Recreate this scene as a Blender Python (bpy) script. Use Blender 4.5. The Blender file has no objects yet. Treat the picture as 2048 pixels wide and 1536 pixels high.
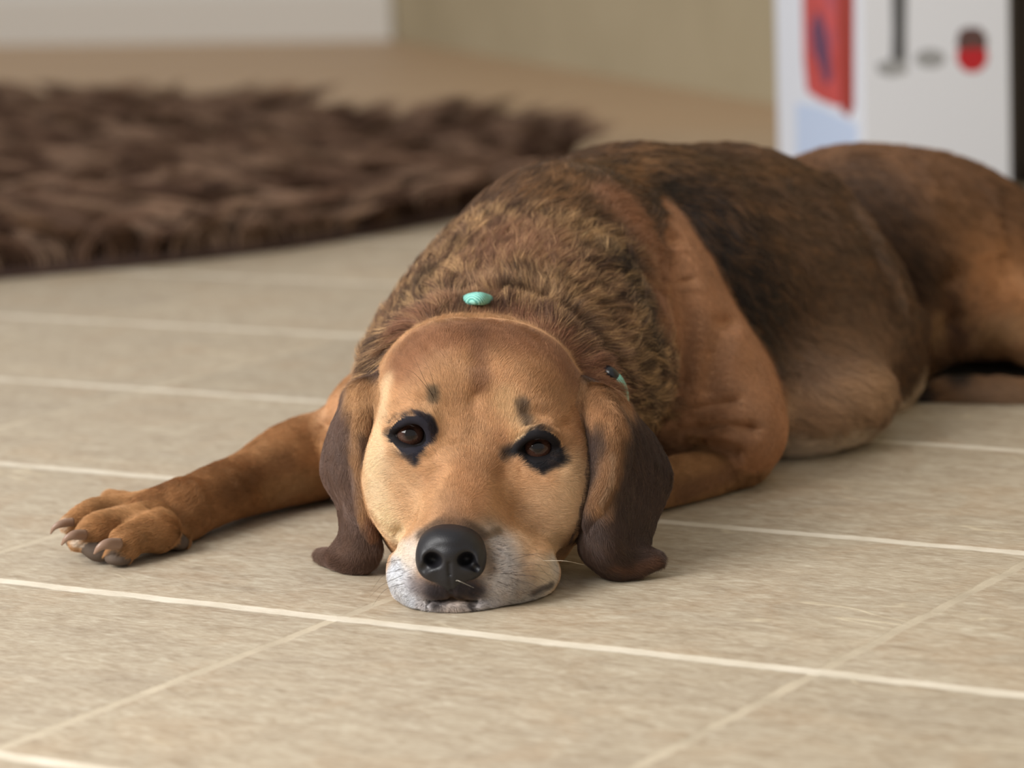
import bpy, math, random
import numpy as np
from mathutils import Matrix, Vector

# ------------------------------------------------------------------ camera, world, lights
FPX, PITCH, ROLL, CAM_H = 6500.0, 0.1641, -0.0365, 0.4685
scene = bpy.context.scene
COL = scene.collection
scene.view_settings.view_transform = 'Standard'
scene.view_settings.look = 'None'
scene.view_settings.gamma = 1.0
scene.view_settings.use_curve_mapping = False
scene.view_settings.exposure = 0.22
scene.cycles.max_bounces = 6
scene.cycles.diffuse_bounces = 3
scene.cycles.glossy_bounces = 2

cam_data = bpy.data.cameras.new('camera')
cam = bpy.data.objects.new('camera', cam_data)
COL.objects.link(cam)
scene.camera = cam
cam_data.sensor_width = 36.0
cam_data.lens = FPX * 36.0 / 2048.0
cam_data.clip_start = 0.05
cam.matrix_world = Matrix.Translation((0, 0, CAM_H)) @ Matrix.Rotation(math.pi/2 - PITCH, 4, 'X') @ Matrix.Rotation(ROLL, 4, 'Z')
cam_data.dof.use_dof = True
cam_data.dof.focus_distance = 2.08
cam_data.dof.aperture_fstop = 5.8
cam_data.dof.aperture_blades = 0

world = bpy.data.worlds.new('world')
scene.world = world
world.use_nodes = True
bg = world.node_tree.nodes['Background']
bg.inputs['Color'].default_value = (1.0, 0.985, 0.97, 1)
bg.inputs['Strength'].default_value = 0.49

def area_light(name, loc, target, sx, sy, power, color):
    d = bpy.data.lights.new(name, 'AREA')
    d.shape = 'RECTANGLE'; d.size = sx; d.size_y = sy; d.energy = power; d.color = color
    o = bpy.data.objects.new(name, d); COL.objects.link(o)
    o.location = loc
    o.rotation_euler = (Vector(target) - Vector(loc)).to_track_quat('-Z', 'Y').to_euler()
    return o
area_light('window_light', (-1.9, 0.9, 1.5), (0.1, 2.3, 0.1), 1.6, 1.6, 92, (1.0, 0.985, 0.96))

# ------------------------------------------------------------------ geometry of the view: pixel + depth -> place
ct, st_ = math.cos(PITCH), math.sin(PITCH)
cr, sr = math.cos(ROLL), math.sin(ROLL)
def ray(px, py):
    x = (px-1024)/FPX; y = -(py-768)/FPX
    x, y = x*cr - y*sr, x*sr + y*cr
    return np.array([x, ct + y*st_, -st_ + y*ct])
def W(px, py, Y):
    d = ray(px, py)
    return d*(Y/d[1]) + np.array([0, 0, CAM_H])
def FL(px, py):
    d = ray(px, py)
    return d*(-CAM_H/d[2]) + np.array([0, 0, CAM_H])
def project(P):
    P = np.asarray(P, float)
    qx, qy, qz = P[..., 0], P[..., 1], P[..., 2]-CAM_H
    zc = qy*ct - qz*st_; yv = qy*st_ + qz*ct
    x, y = qx/zc, yv/zc
    x, y = x*cr + y*sr, -x*sr + y*cr
    return 1024 + x*FPX, 768 - y*FPX, zc
RC = np.array([cr, sr*st_, sr*ct]); UC = np.array([-sr, cr*st_, cr*ct]); DC = np.array([0, ct, -st_])
# (RC right, UC up, DC away from the viewer)

# ------------------------------------------------------------------ small helpers
def tag(o, label=None, cat=None, group=None, kind=None):
    if label: o['label'] = label
    if cat: o['category'] = cat
    if group: o['group'] = group
    if kind: o['kind'] = kind
    return o
def link_mesh(name, verts, faces, mat=None, parent=None, smooth=True):
    me = bpy.data.meshes.new(name)
    me.from_pydata([tuple(v) for v in verts], [], [tuple(f) for f in faces])
    me.update()
    if smooth: me.polygons.foreach_set('use_smooth', [True]*len(me.polygons))
    o = bpy.data.objects.new(name, me); COL.objects.link(o)
    if mat: me.materials.append(mat)
    if parent: o.parent = parent
    return o
def srgb(r, g, b):
    def f(c):
        c = c/255.0
        return c/12.92 if c <= 0.04045 else ((c+0.055)/1.055)**2.4
    return (f(r), f(g), f(b))
def srgb4(r, g, b): return srgb(r, g, b) + (1.0,)
def new_mat(name, color=(0.5, 0.5, 0.5), rough=0.6, spec=0.5):
    m = bpy.data.materials.new(name); m.use_nodes = True
    b = m.node_tree.nodes['Principled BSDF']
    b.inputs['Base Color'].default_value = tuple(color[:3]) + (1,)
    b.inputs['Roughness'].default_value = rough
    b.inputs['Specular IOR Level'].default_value = spec
    return m
class NT:
    def __init__(s, mat):
        s.t = mat.node_tree; s.n = s.t.nodes; s.l = s.t.links; s.b = s.n['Principled BSDF']
    def new(s, typ, **kw):
        nd = s.n.new(typ)
        for k, v in kw.items():
            if k.startswith('i_'):
                key = k[2:]; key = int(key) if key.isdigit() else key.replace('_', ' ')
                nd.inputs[key].default_value = v
            else: setattr(nd, k, v)
        return nd
    def link(s, a, b): s.l.new(a, b)
    def math(s, op, a, b=None, c=None, clamp=False):
        nd = s.n.new('ShaderNodeMath'); nd.operation = op; nd.use_clamp = clamp
        for i, v in enumerate((a, b, c)):
            if v is None: continue
            if isinstance(v, (int, float)): nd.inputs[i].default_value = v
            else: s.l.new(v, nd.inputs[i])
        return nd.outputs[0]
    def mix(s, fac, a, b, blend='MIX'):
        nd = s.n.new('ShaderNodeMix'); nd.data_type = 'RGBA'; nd.blend_type = blend
        for sock, v in ((nd.inputs[0], fac), (nd.inputs[6], a), (nd.inputs[7], b)):
            if isinstance(v, (int, float)): sock.default_value = v
            elif isinstance(v, tuple): sock.default_value = v if len(v) == 4 else v+(1,)
            else: s.l.new(v, sock)
        return nd.outputs[2]
    def ramp(s, fac, stops):
        nd = s.n.new('ShaderNodeValToRGB'); e = nd.color_ramp.elements
        while len(e) < len(stops): e.new(0.5)
        for i, (p, c) in enumerate(stops):
            e[i].position = p; e[i].color = c if len(c) == 4 else tuple(c)+(1,)
        s.l.new(fac, nd.inputs[0]); return nd.outputs[0]
    def noise(s, vec, scale, detail=4, rough=0.5, dist=0.0):
        nd = s.n.new('ShaderNodeTexNoise'); nd.inputs['Scale'].default_value = scale
        nd.inputs['Detail'].default_value = detail; nd.inputs['Roughness'].default_value = rough
        nd.inputs['Distortion'].default_value = dist
        if vec is not None: s.l.new(vec, nd.inputs['Vector'])
        return nd.outputs[0]

# ------------------------------------------------------------------ floor, walls
TILE, YAW, U0, V0 = 0.33, -0.5549, -3.4271, 4.8769

def floor_material():
    m = new_mat('stone_tile', rough=0.5, spec=0.35); g = NT(m)
    tc = g.new('ShaderNodeTexCoord')
    mp = g.new('ShaderNodeMapping'); mp.vector_type = 'POINT'
    # rotate into tile rows, scale to tile units
    mp.inputs['Rotation'].default_value = (0, 0, -YAW)
    mp.inputs['Scale'].default_value = (1/TILE, 1/TILE, 1/TILE)
    g.link(tc.outputs['Object'], mp.inputs[0])
    sc = mp.outputs[0]
    # mapping node POINT: v' = rot(scale*v); uniform scale so order is free
    sub = g.new('ShaderNodeVectorMath', operation='SUBTRACT'); g.link(sc, sub.inputs[0]); sub.inputs[1].default_value = (U0, V0, 0)
    uv = sub.outputs[0]
    # wavering edges
    nz = g.new('ShaderNodeTexNoise'); nz.inputs['Scale'].default_value = 7; nz.inputs['Detail'].default_value = 6; nz.inputs['Roughness'].default_value = 0.7; g.link(uv, nz.inputs['Vector'])
    wob = g.new('ShaderNodeVectorMath', operation='SUBTRACT'); g.link(nz.outputs['Color'], wob.inputs[0]); wob.inputs[1].default_value = (0.5, 0.5, 0.5)
    wsc = g.new('ShaderNodeVectorMath', operation='SCALE'); g.link(wob.outputs[0], wsc.inputs[0]); wsc.inputs['Scale'].default_value = 0.026
    add = g.new('ShaderNodeVectorMath', operation='ADD'); g.link(uv, add.inputs[0]); g.link(wsc.outputs[0], add.inputs[1])
    sp = g.new('ShaderNodeSeparateXYZ'); g.link(add.outputs[0], sp.inputs[0])
    def edge(v):
        fr = g.math('FRACT', v); c = g.math('SUBTRACT', fr, 0.5); a = g.math('ABSOLUTE', c)
        return g.math('SUBTRACT', 0.5, a)      # distance to the nearest line, in tiles
    eu, ev = edge(sp.outputs[0]), edge(sp.outputs[1])
    gu = g.math('SUBTRACT', 1.0, g.math('SMOOTH_MIN', 1.0, g.math('DIVIDE', eu, 0.0145), 0.3), clamp=True)
    gv = g.math('SUBTRACT', 1.0, g.math('SMOOTH_MIN', 1.0, g.math('DIVIDE', ev, 0.0215), 0.3), clamp=True)
    gmax = g.math('MAXIMUM', gu, gv)
    grout = g.math('MULTIPLY', gmax, 3.0, clamp=True)
    # per tile variation
    fl = g.new('ShaderNodeVectorMath', operation='FLOOR'); g.link(uv, fl.inputs[0])
    wn = g.new('ShaderNodeTexWhiteNoise'); g.link(fl.outputs[0], wn.inputs['Vector'])
    # streaky stone, stretched along world x-ish (varied by tile)
    off = g.new('ShaderNodeVectorMath', operation='SCALE'); g.link(wn.outputs['Color'], off.inputs[0]); off.inputs['Scale'].default_value = 30
    ad2 = g.new('ShaderNodeVectorMath', operation='ADD'); g.link(uv, ad2.inputs[0]); g.link(off.outputs[0], ad2.inputs[1])
    st = g.new('ShaderNodeMapping'); g.link(ad2.outputs[0], st.inputs[0]); st.inputs['Rotation'].default_value = (0, 0, 0.45); st.inputs['Scale'].default_value = (0.8, 2.2, 1)
    n1 = g.noise(st.outputs[0], 14, 9, 0.72, 0.6)
    n2 = g.noise(st.outputs[0], 2.3, 4, 0.6, 0.3)
    n3 = g.noise(st.outputs[0], 45, 4, 0.6, 0.2)
    n4 = g.noise(ad2.outputs[0], 3.6, 5, 0.6, 0.8)
    c1 = g.ramp(n1, [(0.34, srgb(140, 118, 94)), (0.46, srgb(178, 160, 136)), (0.56, srgb(198, 184, 160)), (0.68, srgb(226, 216, 194))])
    c2 = g.ramp(n2, [(0.3, srgb(176, 162, 144)), (0.5, srgb(192, 176, 152)), (0.7, srgb(206, 188, 160))])
    c = g.mix(0.35, c1, c2)
    warm = g.ramp(n4, [(0.5, (0, 0, 0)), (0.66, (1, 1, 1))])
    c = g.mix(g.math('MULTIPLY', warm, 0.3), c, srgb4(186, 150, 112))
    f3 = g.ramp(n3, [(0.34, srgb(160, 140, 114)), (0.5, srgb(190, 174, 150)), (0.66, srgb(222, 212, 190))])
    c = g.mix(0.35, c, f3)
    br = g.math('MULTIPLY_ADD', wn.outputs['Value'], 0.10, 0.87)
    hs = g.new('ShaderNodeHueSaturation'); g.link(br, hs.inputs['Value']); g.link(c, hs.inputs['Color'])
    c = hs.outputs[0]; hs.inputs['Saturation'].default_value = 0.98
    # thin pale cleft lines across the slate-like face
    vm = g.new('ShaderNodeMapping'); g.link(ad2.outputs[0], vm.inputs[0]); vm.inputs['Rotation'].default_value = (0, 0, 0.5); vm.inputs['Scale'].default_value = (0.6, 1.7, 1)
    nn = g.noise(vm.outputs[0], 1.7, 3, 0.5, 0.4)
    ln = g.math('ABSOLUTE', g.math('SUBTRACT', nn, 0.52))
    lm = g.math('SUBTRACT', 1.0, g.math('DIVIDE', ln, 0.006), clamp=True)
    gate = g.ramp(g.noise(vm.outputs[0], 2.2, 2, 0.5), [(0.52, (0, 0, 0)), (0.6, (1, 1, 1))])
    lm = g.math('MULTIPLY', lm, gate)
    c = g.mix(g.math('MULTIPLY', lm, 0.6), c, srgb4(226, 212, 182))
    # tile and grout blend to a warmer tan towards the far end of the room
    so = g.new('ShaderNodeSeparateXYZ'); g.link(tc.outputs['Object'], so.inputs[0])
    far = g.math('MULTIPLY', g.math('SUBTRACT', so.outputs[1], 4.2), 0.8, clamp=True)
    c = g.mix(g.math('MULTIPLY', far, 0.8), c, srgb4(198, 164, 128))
    gn = g.noise(uv, 6, 6, 0.6)
    gc = g.ramp(gn, [(0.3, srgb(208, 196, 174)), (0.6, srgb(232, 222, 204))])
    gd = g.ramp(gn, [(0.3, srgb(176, 162, 140)), (0.6, srgb(204, 190, 166))])
    gcol = g.mix(g.math('GREATER_THAN', gv, 0.05), gd, gc)
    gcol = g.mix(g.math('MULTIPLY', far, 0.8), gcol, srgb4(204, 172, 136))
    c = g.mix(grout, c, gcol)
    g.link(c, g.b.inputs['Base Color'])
    h = g.math('ADD', g.math('MULTIPLY', n1, 0.5), g.math('MULTIPLY', n3, 0.18))
    h = g.math('ADD', h, g.math('MULTIPLY', nn, 1.6))
    h = g.math('SUBTRACT', h, g.math('MULTIPLY', grout, 0.35))
    h = g.math('ADD', h, g.math('MULTIPLY', lm, 0.25))
    bp = g.new('ShaderNodeBump'); bp.inputs['Strength'].default_value = 0.49; bp.inputs['Distance'].default_value = 0.0022; g.link(h, bp.inputs['Height'])
    g.link(bp.outputs[0], g.b.inputs['Normal'])
    rr = g.math('MULTIPLY_ADD', n1, 0.25, 0.38)
    g.link(rr, g.b.inputs['Roughness'])
    return m

def box_mesh(name, x0, x1, y0, y1, z0, z1, mat, parent=None, bevel=0.0):
    v = [(x, y, z) for x in (x0, x1) for y in (y0, y1) for z in (z0, z1)]
    f = [(0, 1, 3, 2), (4, 6, 7, 5), (0, 4, 5, 1), (2, 3, 7, 6), (0, 2, 6, 4), (1, 5, 7, 3)]
    o = link_mesh(name, v, f, mat, parent, smooth=False)
    if bevel:
        b = o.modifiers.new('bevel', 'BEVEL'); b.width = bevel; b.segments = 3
    return o
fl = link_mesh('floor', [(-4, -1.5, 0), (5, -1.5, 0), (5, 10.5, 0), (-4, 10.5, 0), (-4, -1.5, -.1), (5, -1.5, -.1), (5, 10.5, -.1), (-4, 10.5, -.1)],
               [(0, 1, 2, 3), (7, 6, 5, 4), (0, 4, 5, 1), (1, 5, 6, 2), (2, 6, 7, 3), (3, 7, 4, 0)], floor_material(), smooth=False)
tag(fl, kind='structure')

def plaster(name, col, var=8):
    m = new_mat(name, rough=0.85, spec=0.2); g = NT(m)
    tc = g.new('ShaderNodeTexCoord')
    n = g.noise(tc.outputs['Object'], 2.5, 5, 0.6)
    a = srgb(*[max(0, c-var) for c in col]); b = srgb(*[min(255, c+var) for c in col])
    g.link(g.ramp(n, [(0.3, a), (0.7, b)]), g.b.inputs['Base Color'])
    return m
def wall(name, p, q, h, thick, mat, z0=0.0):
    """a wall standing on the line p->q, its room face on that line"""
    p, q = Vector((p[0], p[1])), Vector((q[0], q[1])); d = (q-p).normalized(); n = Vector((-d.y, d.x))*thick
    pts = [p, q, q+n, p+n]
    v = [(a.x, a.y, z) for z in (z0, z0+h) for a in pts]
    f = [(3, 2, 1, 0), (4, 5, 6, 7), (0, 1, 5, 4), (1, 2, 6, 5), (2, 3, 7, 6), (3, 0, 4, 7)]
    o = link_mesh(name, v, f, mat, smooth=False)
    return tag(o, kind='structure')
CORNER = (-0.262, 8.16)
wdir = np.array([0.49+0.262, 5.735-8.16]); wdir = wdir/np.linalg.norm(wdir)
endr = np.array(CORNER) + wdir*8.5
wall('wall_right', CORNER, endr, 2.5, 0.12, plaster('beige_plaster', (190, 177, 148)))
back_left = (-3.9, 9.62)
wall('wall_back', back_left, (CORNER[0]+0.02, CORNER[1]+0.03), 2.5, 0.12, plaster('white_plaster', (232, 228, 220), 4))
mb = new_mat('white_skirting', srgb(234, 230, 222), 0.5)
def baseboard(name, p, q, h, t, mat):
    p, q = Vector(p[:2]), Vector(q[:2]); d = (q-p).normalized(); n = Vector((d.y, -d.x))
    prof = [(0, 0), (t, 0), (t, h*0.82), (t*0.55, h*0.93), (t*0.4, h), (0, h)]
    v = []
    for e in (p, q):
        for a, z in prof: v.append((e.x+n.x*a, e.y+n.y*a, z))
    k = len(prof)
    f = [tuple(range(k)), tuple(reversed(range(k, 2*k)))] + [(i, (i+1) % k+0, (i+1) % k+k, i+k) for i in range(k)]
    return tag(link_mesh(name, v, f, mat, smooth=False), kind='structure')
baseboard('baseboard_back', (back_left[0], back_left[1]), (CORNER[0]+0.0, CORNER[1]+0.0), 0.14, 0.018, mb)

# ------------------------------------------------------------------ sculpting tools: smooth blends of solids on a grid
class Field:
    def __init__(s, xs, ys, zs):
        s.ax = [np.asarray(a, np.float32) for a in (xs, ys, zs)]
        s.v = np.full([len(a) for a in s.ax], 0.08, np.float32)
    def window(s, lo, hi):
        sl = []
        for a, l, h in zip(s.ax, lo, hi):
            i, j = np.searchsorted(a, l), np.searchsorted(a, h)
            if j-i < 1: return None
            sl.append(slice(int(i), int(j)))
        X, Y, Z = (a[k] for a, k in zip(s.ax, sl))
        return tuple(sl), X[:, None, None], Y[None, :, None], Z[None, None, :]
def smin(a, b, k):
    h = np.maximum(k - np.abs(a-b), 0)
    return np.minimum(a, b) - h*h*(0.25/k)
class Ell:
    def __init__(s, c, r, axes):
        s.c = np.array(c, np.float32); s.r = np.array(r, np.float32); s.A = np.array(axes, np.float32)  # rows = axes
        s.ext = np.sqrt(((s.A*s.r[:, None])**2).sum(0))
    def bounds(s, m): return s.c-s.ext-m, s.c+s.ext+m
    def d(s, X, Y, Z):
        x, y, z = X-s.c[0], Y-s.c[1], Z-s.c[2]
        k0 = 0; k1 = 0
        for a, r in zip(s.A, s.r):
            q = (x*a[0]+y*a[1]+z*a[2])/r
            k0 = k0+q*q; k1 = k1+(q/r)**2
        k0 = np.sqrt(k0); k1 = np.sqrt(k1)+1e-9
        return k0*(k0-1)/k1
class Cone:
    def __init__(s, a, b, ra, rb):
        s.a, s.b = np.array(a, np.float32), np.array(b, np.float32); s.ra, s.rb = float(ra), float(rb)
    def bounds(s, m):
        return np.minimum(s.a-s.ra, s.b-s.rb)-m, np.maximum(s.a+s.ra, s.b+s.rb)+m
    def d(s, X, Y, Z):
        ba = s.b-s.a; l2 = float(ba@ba)+1e-12; rr = s.ra-s.rb
        x, y, z = X-s.a[0], Y-s.a[1], Z-s.a[2]
        if l2 <= rr*rr*1.01 or l2 < 1e-9:
            return np.sqrt(x*x+y*y+z*z) - max(s.ra, s.rb)
        a2 = l2-rr*rr; il2 = 1.0/l2
        yy = x*ba[0]+y*ba[1]+z*ba[2]; zz_ = yy-l2
        x2 = ((x*l2-ba[0]*yy)**2+(y*l2-ba[1]*yy)**2+(z*l2-ba[2]*yy)**2)
        y2 = yy*yy*l2; z2 = zz_*zz_*l2; k = np.sign(rr)*rr*rr*x2
        out = (np.sqrt(x2*a2*il2)+yy*rr)*il2-s.ra
        out = np.where(np.sign(yy)*a2*y2 < k, np.sqrt(x2+y2)*il2-s.ra, out)
        return np.where(np.sign(zz_)*a2*z2 > k, np.sqrt(x2+z2)*il2-s.rb, out)
class Chain:
    def __init__(s, cones): s.c = cones
    def bounds(s, m):
        b = [c.bounds(m) for c in s.c]
        return np.min([x[0] for x in b], 0), np.max([x[1] for x in b], 0)
    def d(s, X, Y, Z):
        r = None
        for c in s.c:
            q = c.d(X, Y, Z); r = q if r is None else np.minimum(r, q)
        return r
class Groove:   # a crease following a line on the surface (depth > 0) or a ridge (depth < 0)
    def __init__(s, pts, w, depth, dscale=0.35):
        s.p = [np.array(p, np.float32) for p in pts]; s.w = w; s.dep = depth; s.ds = dscale
    def bounds(s, m):
        P = np.array(s.p); e = min(s.w*3/s.ds, 0.05)
        return P.min(0)-e, P.max(0)+e
    def d(s, X, Y, Z):
        best = None; n = DC
        for a, b in zip(s.p[:-1], s.p[1:]):
            ab = b-a; L = float(ab@ab)+1e-12
            x, y, z = X-a[0], Y-a[1], Z-a[2]
            t = np.clip((x*ab[0]+y*ab[1]+z*ab[2])/L, 0, 1)
            x, y, z = x-t*ab[0], y-t*ab[1], z-t*ab[2]
            dn = x*n[0]+y*n[1]+z*n[2]
            d2 = x*x+y*y+z*z - dn*dn*(1-s.ds**2)
            best = d2 if best is None else np.minimum(best, d2)
        return np.exp(-best/(2*s.w**2))*s.dep

OPS = []         # (op, solid, k, region)
REG = 'head'
def R(name):
    global REG
    REG = name
def px2m(Y): return Y/FPX/ct
def E(px, py, Y, rx, ry, rd, roll=0.0, pitch=0.0, yaw=0.0, k=0.02, op='add'):
    """ellipsoid: centre pixel + depth, radii across and up in pixels, in depth in metres"""
    s = px2m(Y)
    c, n = math.cos(math.radians(roll)), math.sin(math.radians(roll))
    r = RC*c - UC*n; u = RC*n + UC*c; d = DC
    if pitch:   # tips the depth axis up towards the back
        cp, sp_ = math.cos(math.radians(pitch)), math.sin(math.radians(pitch))
        u, d = u*cp - d*sp_, d*cp + u*sp_
    if yaw:     # turns the depth axis to the right towards the back
        cy, sy = math.cos(math.radians(yaw)), math.sin(math.radians(yaw))
        r, d = r*cy - d*sy, d*cy + r*sy
    OPS.append((op, Ell(W(px, py, Y), (rx*s, ry*s, rd), (r, u, d)), k, REG))
def C(pts, k=0.015, op='add'):
    """chain of tapering rods: (px, py, Y, radius px)"""
    pts = spline(pts, 4) if len(pts) > 2 else pts
    P = [(W(a, b, Y), r*px2m(Y)) for a, b, Y, r in pts]
    OPS.append((op, Chain([Cone(a, b, ra, rb) for (a, ra), (b, rb) in zip(P[:-1], P[1:])]), k, REG))
def G(pts, w, depth, ds=0.12):
    """crease: (px, py, Y) points, half width px, depth mm"""
    Y = pts[0][2]
    OPS.append(('groove', Groove([W(*p) for p in pts], w*px2m(Y), depth/1000.0, ds), 0, REG))
def spline(P, n):
    P = np.array(P, float); m = len(P); out = []
    for i in range(m-1):
        p0, p1, p2, p3 = P[max(i-1, 0)], P[i], P[i+1], P[min(i+2, m-1)]
        for t in np.linspace(0, 1, n, endpoint=False):
            out.append(0.5*((2*p1)+(-p0+p2)*t+(2*p0-5*p1+4*p2-p3)*t*t+(-p0+3*p1-3*p2+p3)*t**3))
    out.append(P[-1]); return np.array(out)
def sheet(rows, thick, n=6, m=5, k=0.004, rim=0.8):
    """a soft flap through a grid of (px, py, Y) points"""
    G3 = np.array([[W(*p) for p in r] for r in rows])
    a = np.array([spline(r, m) for r in G3])                 # along each row
    b = np.array([spline(a[:, j], n) for j in range(a.shape[1])])   # down the columns
    nj, ni = b.shape[:2]
    for j in range(nj):
        for i in range(ni):
            e = min(i, ni-1-i+6, 99)/3.0
            f = 1.0
            ed = min(j, nj-1-j)
            if ed == 0: f = rim
            f = min(f, (.42, .6, .8, .9, 1)[min(nj-1-j, 4)])
            if ni-1-i < 2: f = min(f, rim)
            r = thick*f
            OPS.append(('add', Cone(b[j, i], b[min(j+1, nj-1), i], r, r), k, REG))

def run_field(F, ops):
    for op, s, k, reg in ops:
        lo, hi = s.bounds(0 if op == 'groove' else max(k, 0.004)+0.004)
        w = F.window(lo, hi)
        if w is None: continue
        sl, X, Y, Z = w
        d = s.d(X, Y, Z)
        v = F.v[sl]
        if op == 'add': F.v[sl] = smin(v, d, k)
        elif op == 'sub': F.v[sl] = -smin(-v, d, k)
        else: F.v[sl] = v + d
def surface_nets(F):
    v = F.v; X, Y, Z = F.ax; neg = v < 0
    n = v.shape
    mixed = np.zeros([a-1 for a in n], np.int8)
    for dx in (0, 1):
        for dy in (0, 1):
            for dz in (0, 1):
                mixed += neg[dx:n[0]-1+dx, dy:n[1]-1+dy, dz:n[2]-1+dz]
    cells = np.argwhere((mixed > 0) & (mixed < 8))
    idx = np.full(mixed.shape, -1, np.int32)
    idx[cells[:, 0], cells[:, 1], cells[:, 2]] = np.arange(len(cells))
    ci, cj, ck = cells.T
    acc = np.zeros((len(cells), 3)); cnt = np.zeros(len(cells))
    P = lambda a, b, c: np.stack([X[ci+a], Y[cj+b], Z[ck+c]], 1).astype(float)
    corners = [(a, b, c) for a in (0, 1) for b in (0, 1) for c in (0, 1)]
    for a in corners:
        for ax in range(3):
            if a[ax]: continue
            b = list(a); b[ax] = 1; b = tuple(b)
            va = v[ci+a[0], cj+a[1], ck+a[2]].astype(float); vb = v[ci+b[0], cj+b[1], ck+b[2]].astype(float)
            m = (va < 0) != (vb < 0)
            t = np.where(m, va/np.where(m, va-vb, 1), 0)
            pa, pb = P(*a), P(*b)
            acc += np.where(m[:, None], pa+(pb-pa)*t[:, None], 0); cnt += m
    verts = acc/cnt[:, None]
    faces = []
    for ax in range(3):
        a = [slice(None)]*3; b = [slice(None)]*3
        a[ax] = slice(0, -1); b[ax] = slice(1, None)
        A, B = neg[tuple(a)], neg[tuple(b)]
        ed = np.argwhere(A != B)
        o1, o2 = [(1, 2), (2, 0), (0, 1)][ax]
        ok = (ed[:, o1] > 0) & (ed[:, o2] > 0) & (ed[:, o1] < n[o1]-1) & (ed[:, o2] < n[o2]-1)
        ed = ed[ok]
        inside = A[ed[:, 0], ed[:, 1], ed[:, 2]]
        def cell(d1, d2):
            e = ed.copy(); e[:, o1] -= d1; e[:, o2] -= d2
            return idx[e[:, 0], e[:, 1], e[:, 2]]
        q = np.stack([cell(0, 0), cell(1, 0), cell(1, 1), cell(0, 1)], 1)
        q[~inside] = q[~inside][:, ::-1]
        faces.append(q)
    return verts, np.concatenate(faces)
def np_mesh(name, verts, quads, mat=None, parent=None):
    me = bpy.data.meshes.new(name)
    me.vertices.add(len(verts)); me.vertices.foreach_set('co', np.asarray(verts, np.float32).ravel())
    me.loops.add(quads.size); me.loops.foreach_set('vertex_index', quads.ravel().astype(np.int32))
    me.polygons.add(len(quads)); me.polygons.foreach_set('loop_start', np.arange(0, quads.size, 4, dtype=np.int32))
    me.polygons.foreach_set('use_smooth', np.ones(len(quads), bool))
    me.update(calc_edges=True); me.validate()
    o = bpy.data.objects.new(name, me); COL.objects.link(o)
    if mat: me.materials.append(mat)
    if parent: o.parent = parent
    return o
def axis(segs):
    out = []
    for a, b, h in segs:
        n = max(1, int(round((b-a)/h))); out += list(np.linspace(a, b, n, endpoint=False))
    out.append(segs[-1][1]); return np.array(out)

# ------------------------------------------------------------------ the dog's body
R('torso')
E(1270, 612, 2.50, 325, 318, .140, yaw=20, k=.04)            # rib cage
E(1440, 612, 2.60, 320, 318, .150, yaw=25, k=.04)            # barrel
E(1610, 680, 2.66, 236, 250, .125, yaw=25, k=.04)            # belly
E(1590, 818, 2.490, 195, 108, .085, roll=-10, yaw=20, k=.05)  # belly resting on the floor
E(1120, 575, 2.38, 228, 240, .105, k=.05)                    # withers
R('rump')
E(1690, 570, 2.80, 260, 268, .100, yaw=20, k=.012)           # loin
E(1800, 580, 2.85, 260, 265, .100, yaw=20, k=.05)
E(1890, 610, 2.88, 245, 262, .115, yaw=20, k=.05)           # croup
E(2060, 665, 2.88, 225, 200, .110, k=.055)                    # haunch
E(2240, 700, 2.88, 200, 200, .100, k=.05)
E(1998, 822, 2.72, 176, 118, .240, k=.015, op='sub')          # the gap under the raised thigh
R('hindleg')
C([(1960, 600, 2.77, 70), (2060, 655, 2.73, 66), (2200, 720, 2.72, 80), (2330, 770, 2.74, 85)], k=.03)    # thigh over the gap
C([(2330, 790, 2.76, 60), (2200, 860, 2.72, 40)], k=.02)
C([(2250, 850, 2.66, 40), (2120, 815, 2.645, 38), (2010, 795, 2.650, 38), (1905, 793, 2.665, 34)], k=.006)   # folded far hind leg
C([(1905, 795, 2.665, 32), (1858, 803, 2.665, 24)], k=.006)
C([(2300, 800, 2.92, 46), (2420, 830, 3.0, 30)], k=.02)
R('neck')
E(1020, 755, 2.27, 295, 208, .105, k=.035)                   # neck ruff
E(1060, 640, 2.32, 245, 190, .100, k=.04)
E(1180, 730, 2.29, 152, 190, .080, roll=-8, k=.015)          # right side of the ruff
R('shoulder')
E(1345, 680, 2.385, 128, 275, .085, roll=-17, k=.010)         # shoulder blade and skin
E(1425, 800, 2.37, 128, 165, .078, roll=-20, k=.03)          # upper arm
E(1460, 865, 2.35, 100, 92, .065, k=.025)                    # elbow
E(1335, 850, 2.345, 105, 75, .050, k=.02)                    # loose skin of the chest
R('arm_right')
C([(1478, 918, 2.335, 58), (1400, 940, 2.30, 60), (1300, 965, 2.255, 56), (1180, 1000, 2.20, 50)], k=.008)
E(1120, 1010, 2.18, 70, 50, .045, k=.01)
R('arm_left')
E(778, 872, 2.34, 138, 150, .070, roll=12, k=.03)            # left shoulder
C([(668, 905, 2.355, 88), (590, 925, 2.325, 83), (500, 965, 2.29, 64), (430, 990, 2.25, 60), (350, 1030, 2.215, 58)], k=.010)
C([(365, 1015, 2.215, 52), (300, 1045, 2.195, 56)], k=.012)  # wrist into the paw
R('paw')
C([(310, 1022, 2.205, 40), (235, 1018, 2.195, 27), (185, 1026, 2.185, 26), (143, 1048, 2.175, 19)], k=.006)
C([(310, 1045, 2.185, 42), (235, 1048, 2.17, 31), (192, 1060, 2.158, 30), (163, 1084, 2.150, 21)], k=.005)
C([(320, 1062, 2.17, 42), (278, 1072, 2.155, 33), (250, 1088, 2.143, 33), (235, 1108, 2.138, 20)], k=.005)
C([(290, 1020, 2.22, 30), (225, 1003, 2.23, 22)], k=.008)
E(352, 1080, 2.19, 30, 24, .014, k=.008)                     # wrist pad side
R('pad')
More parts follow.
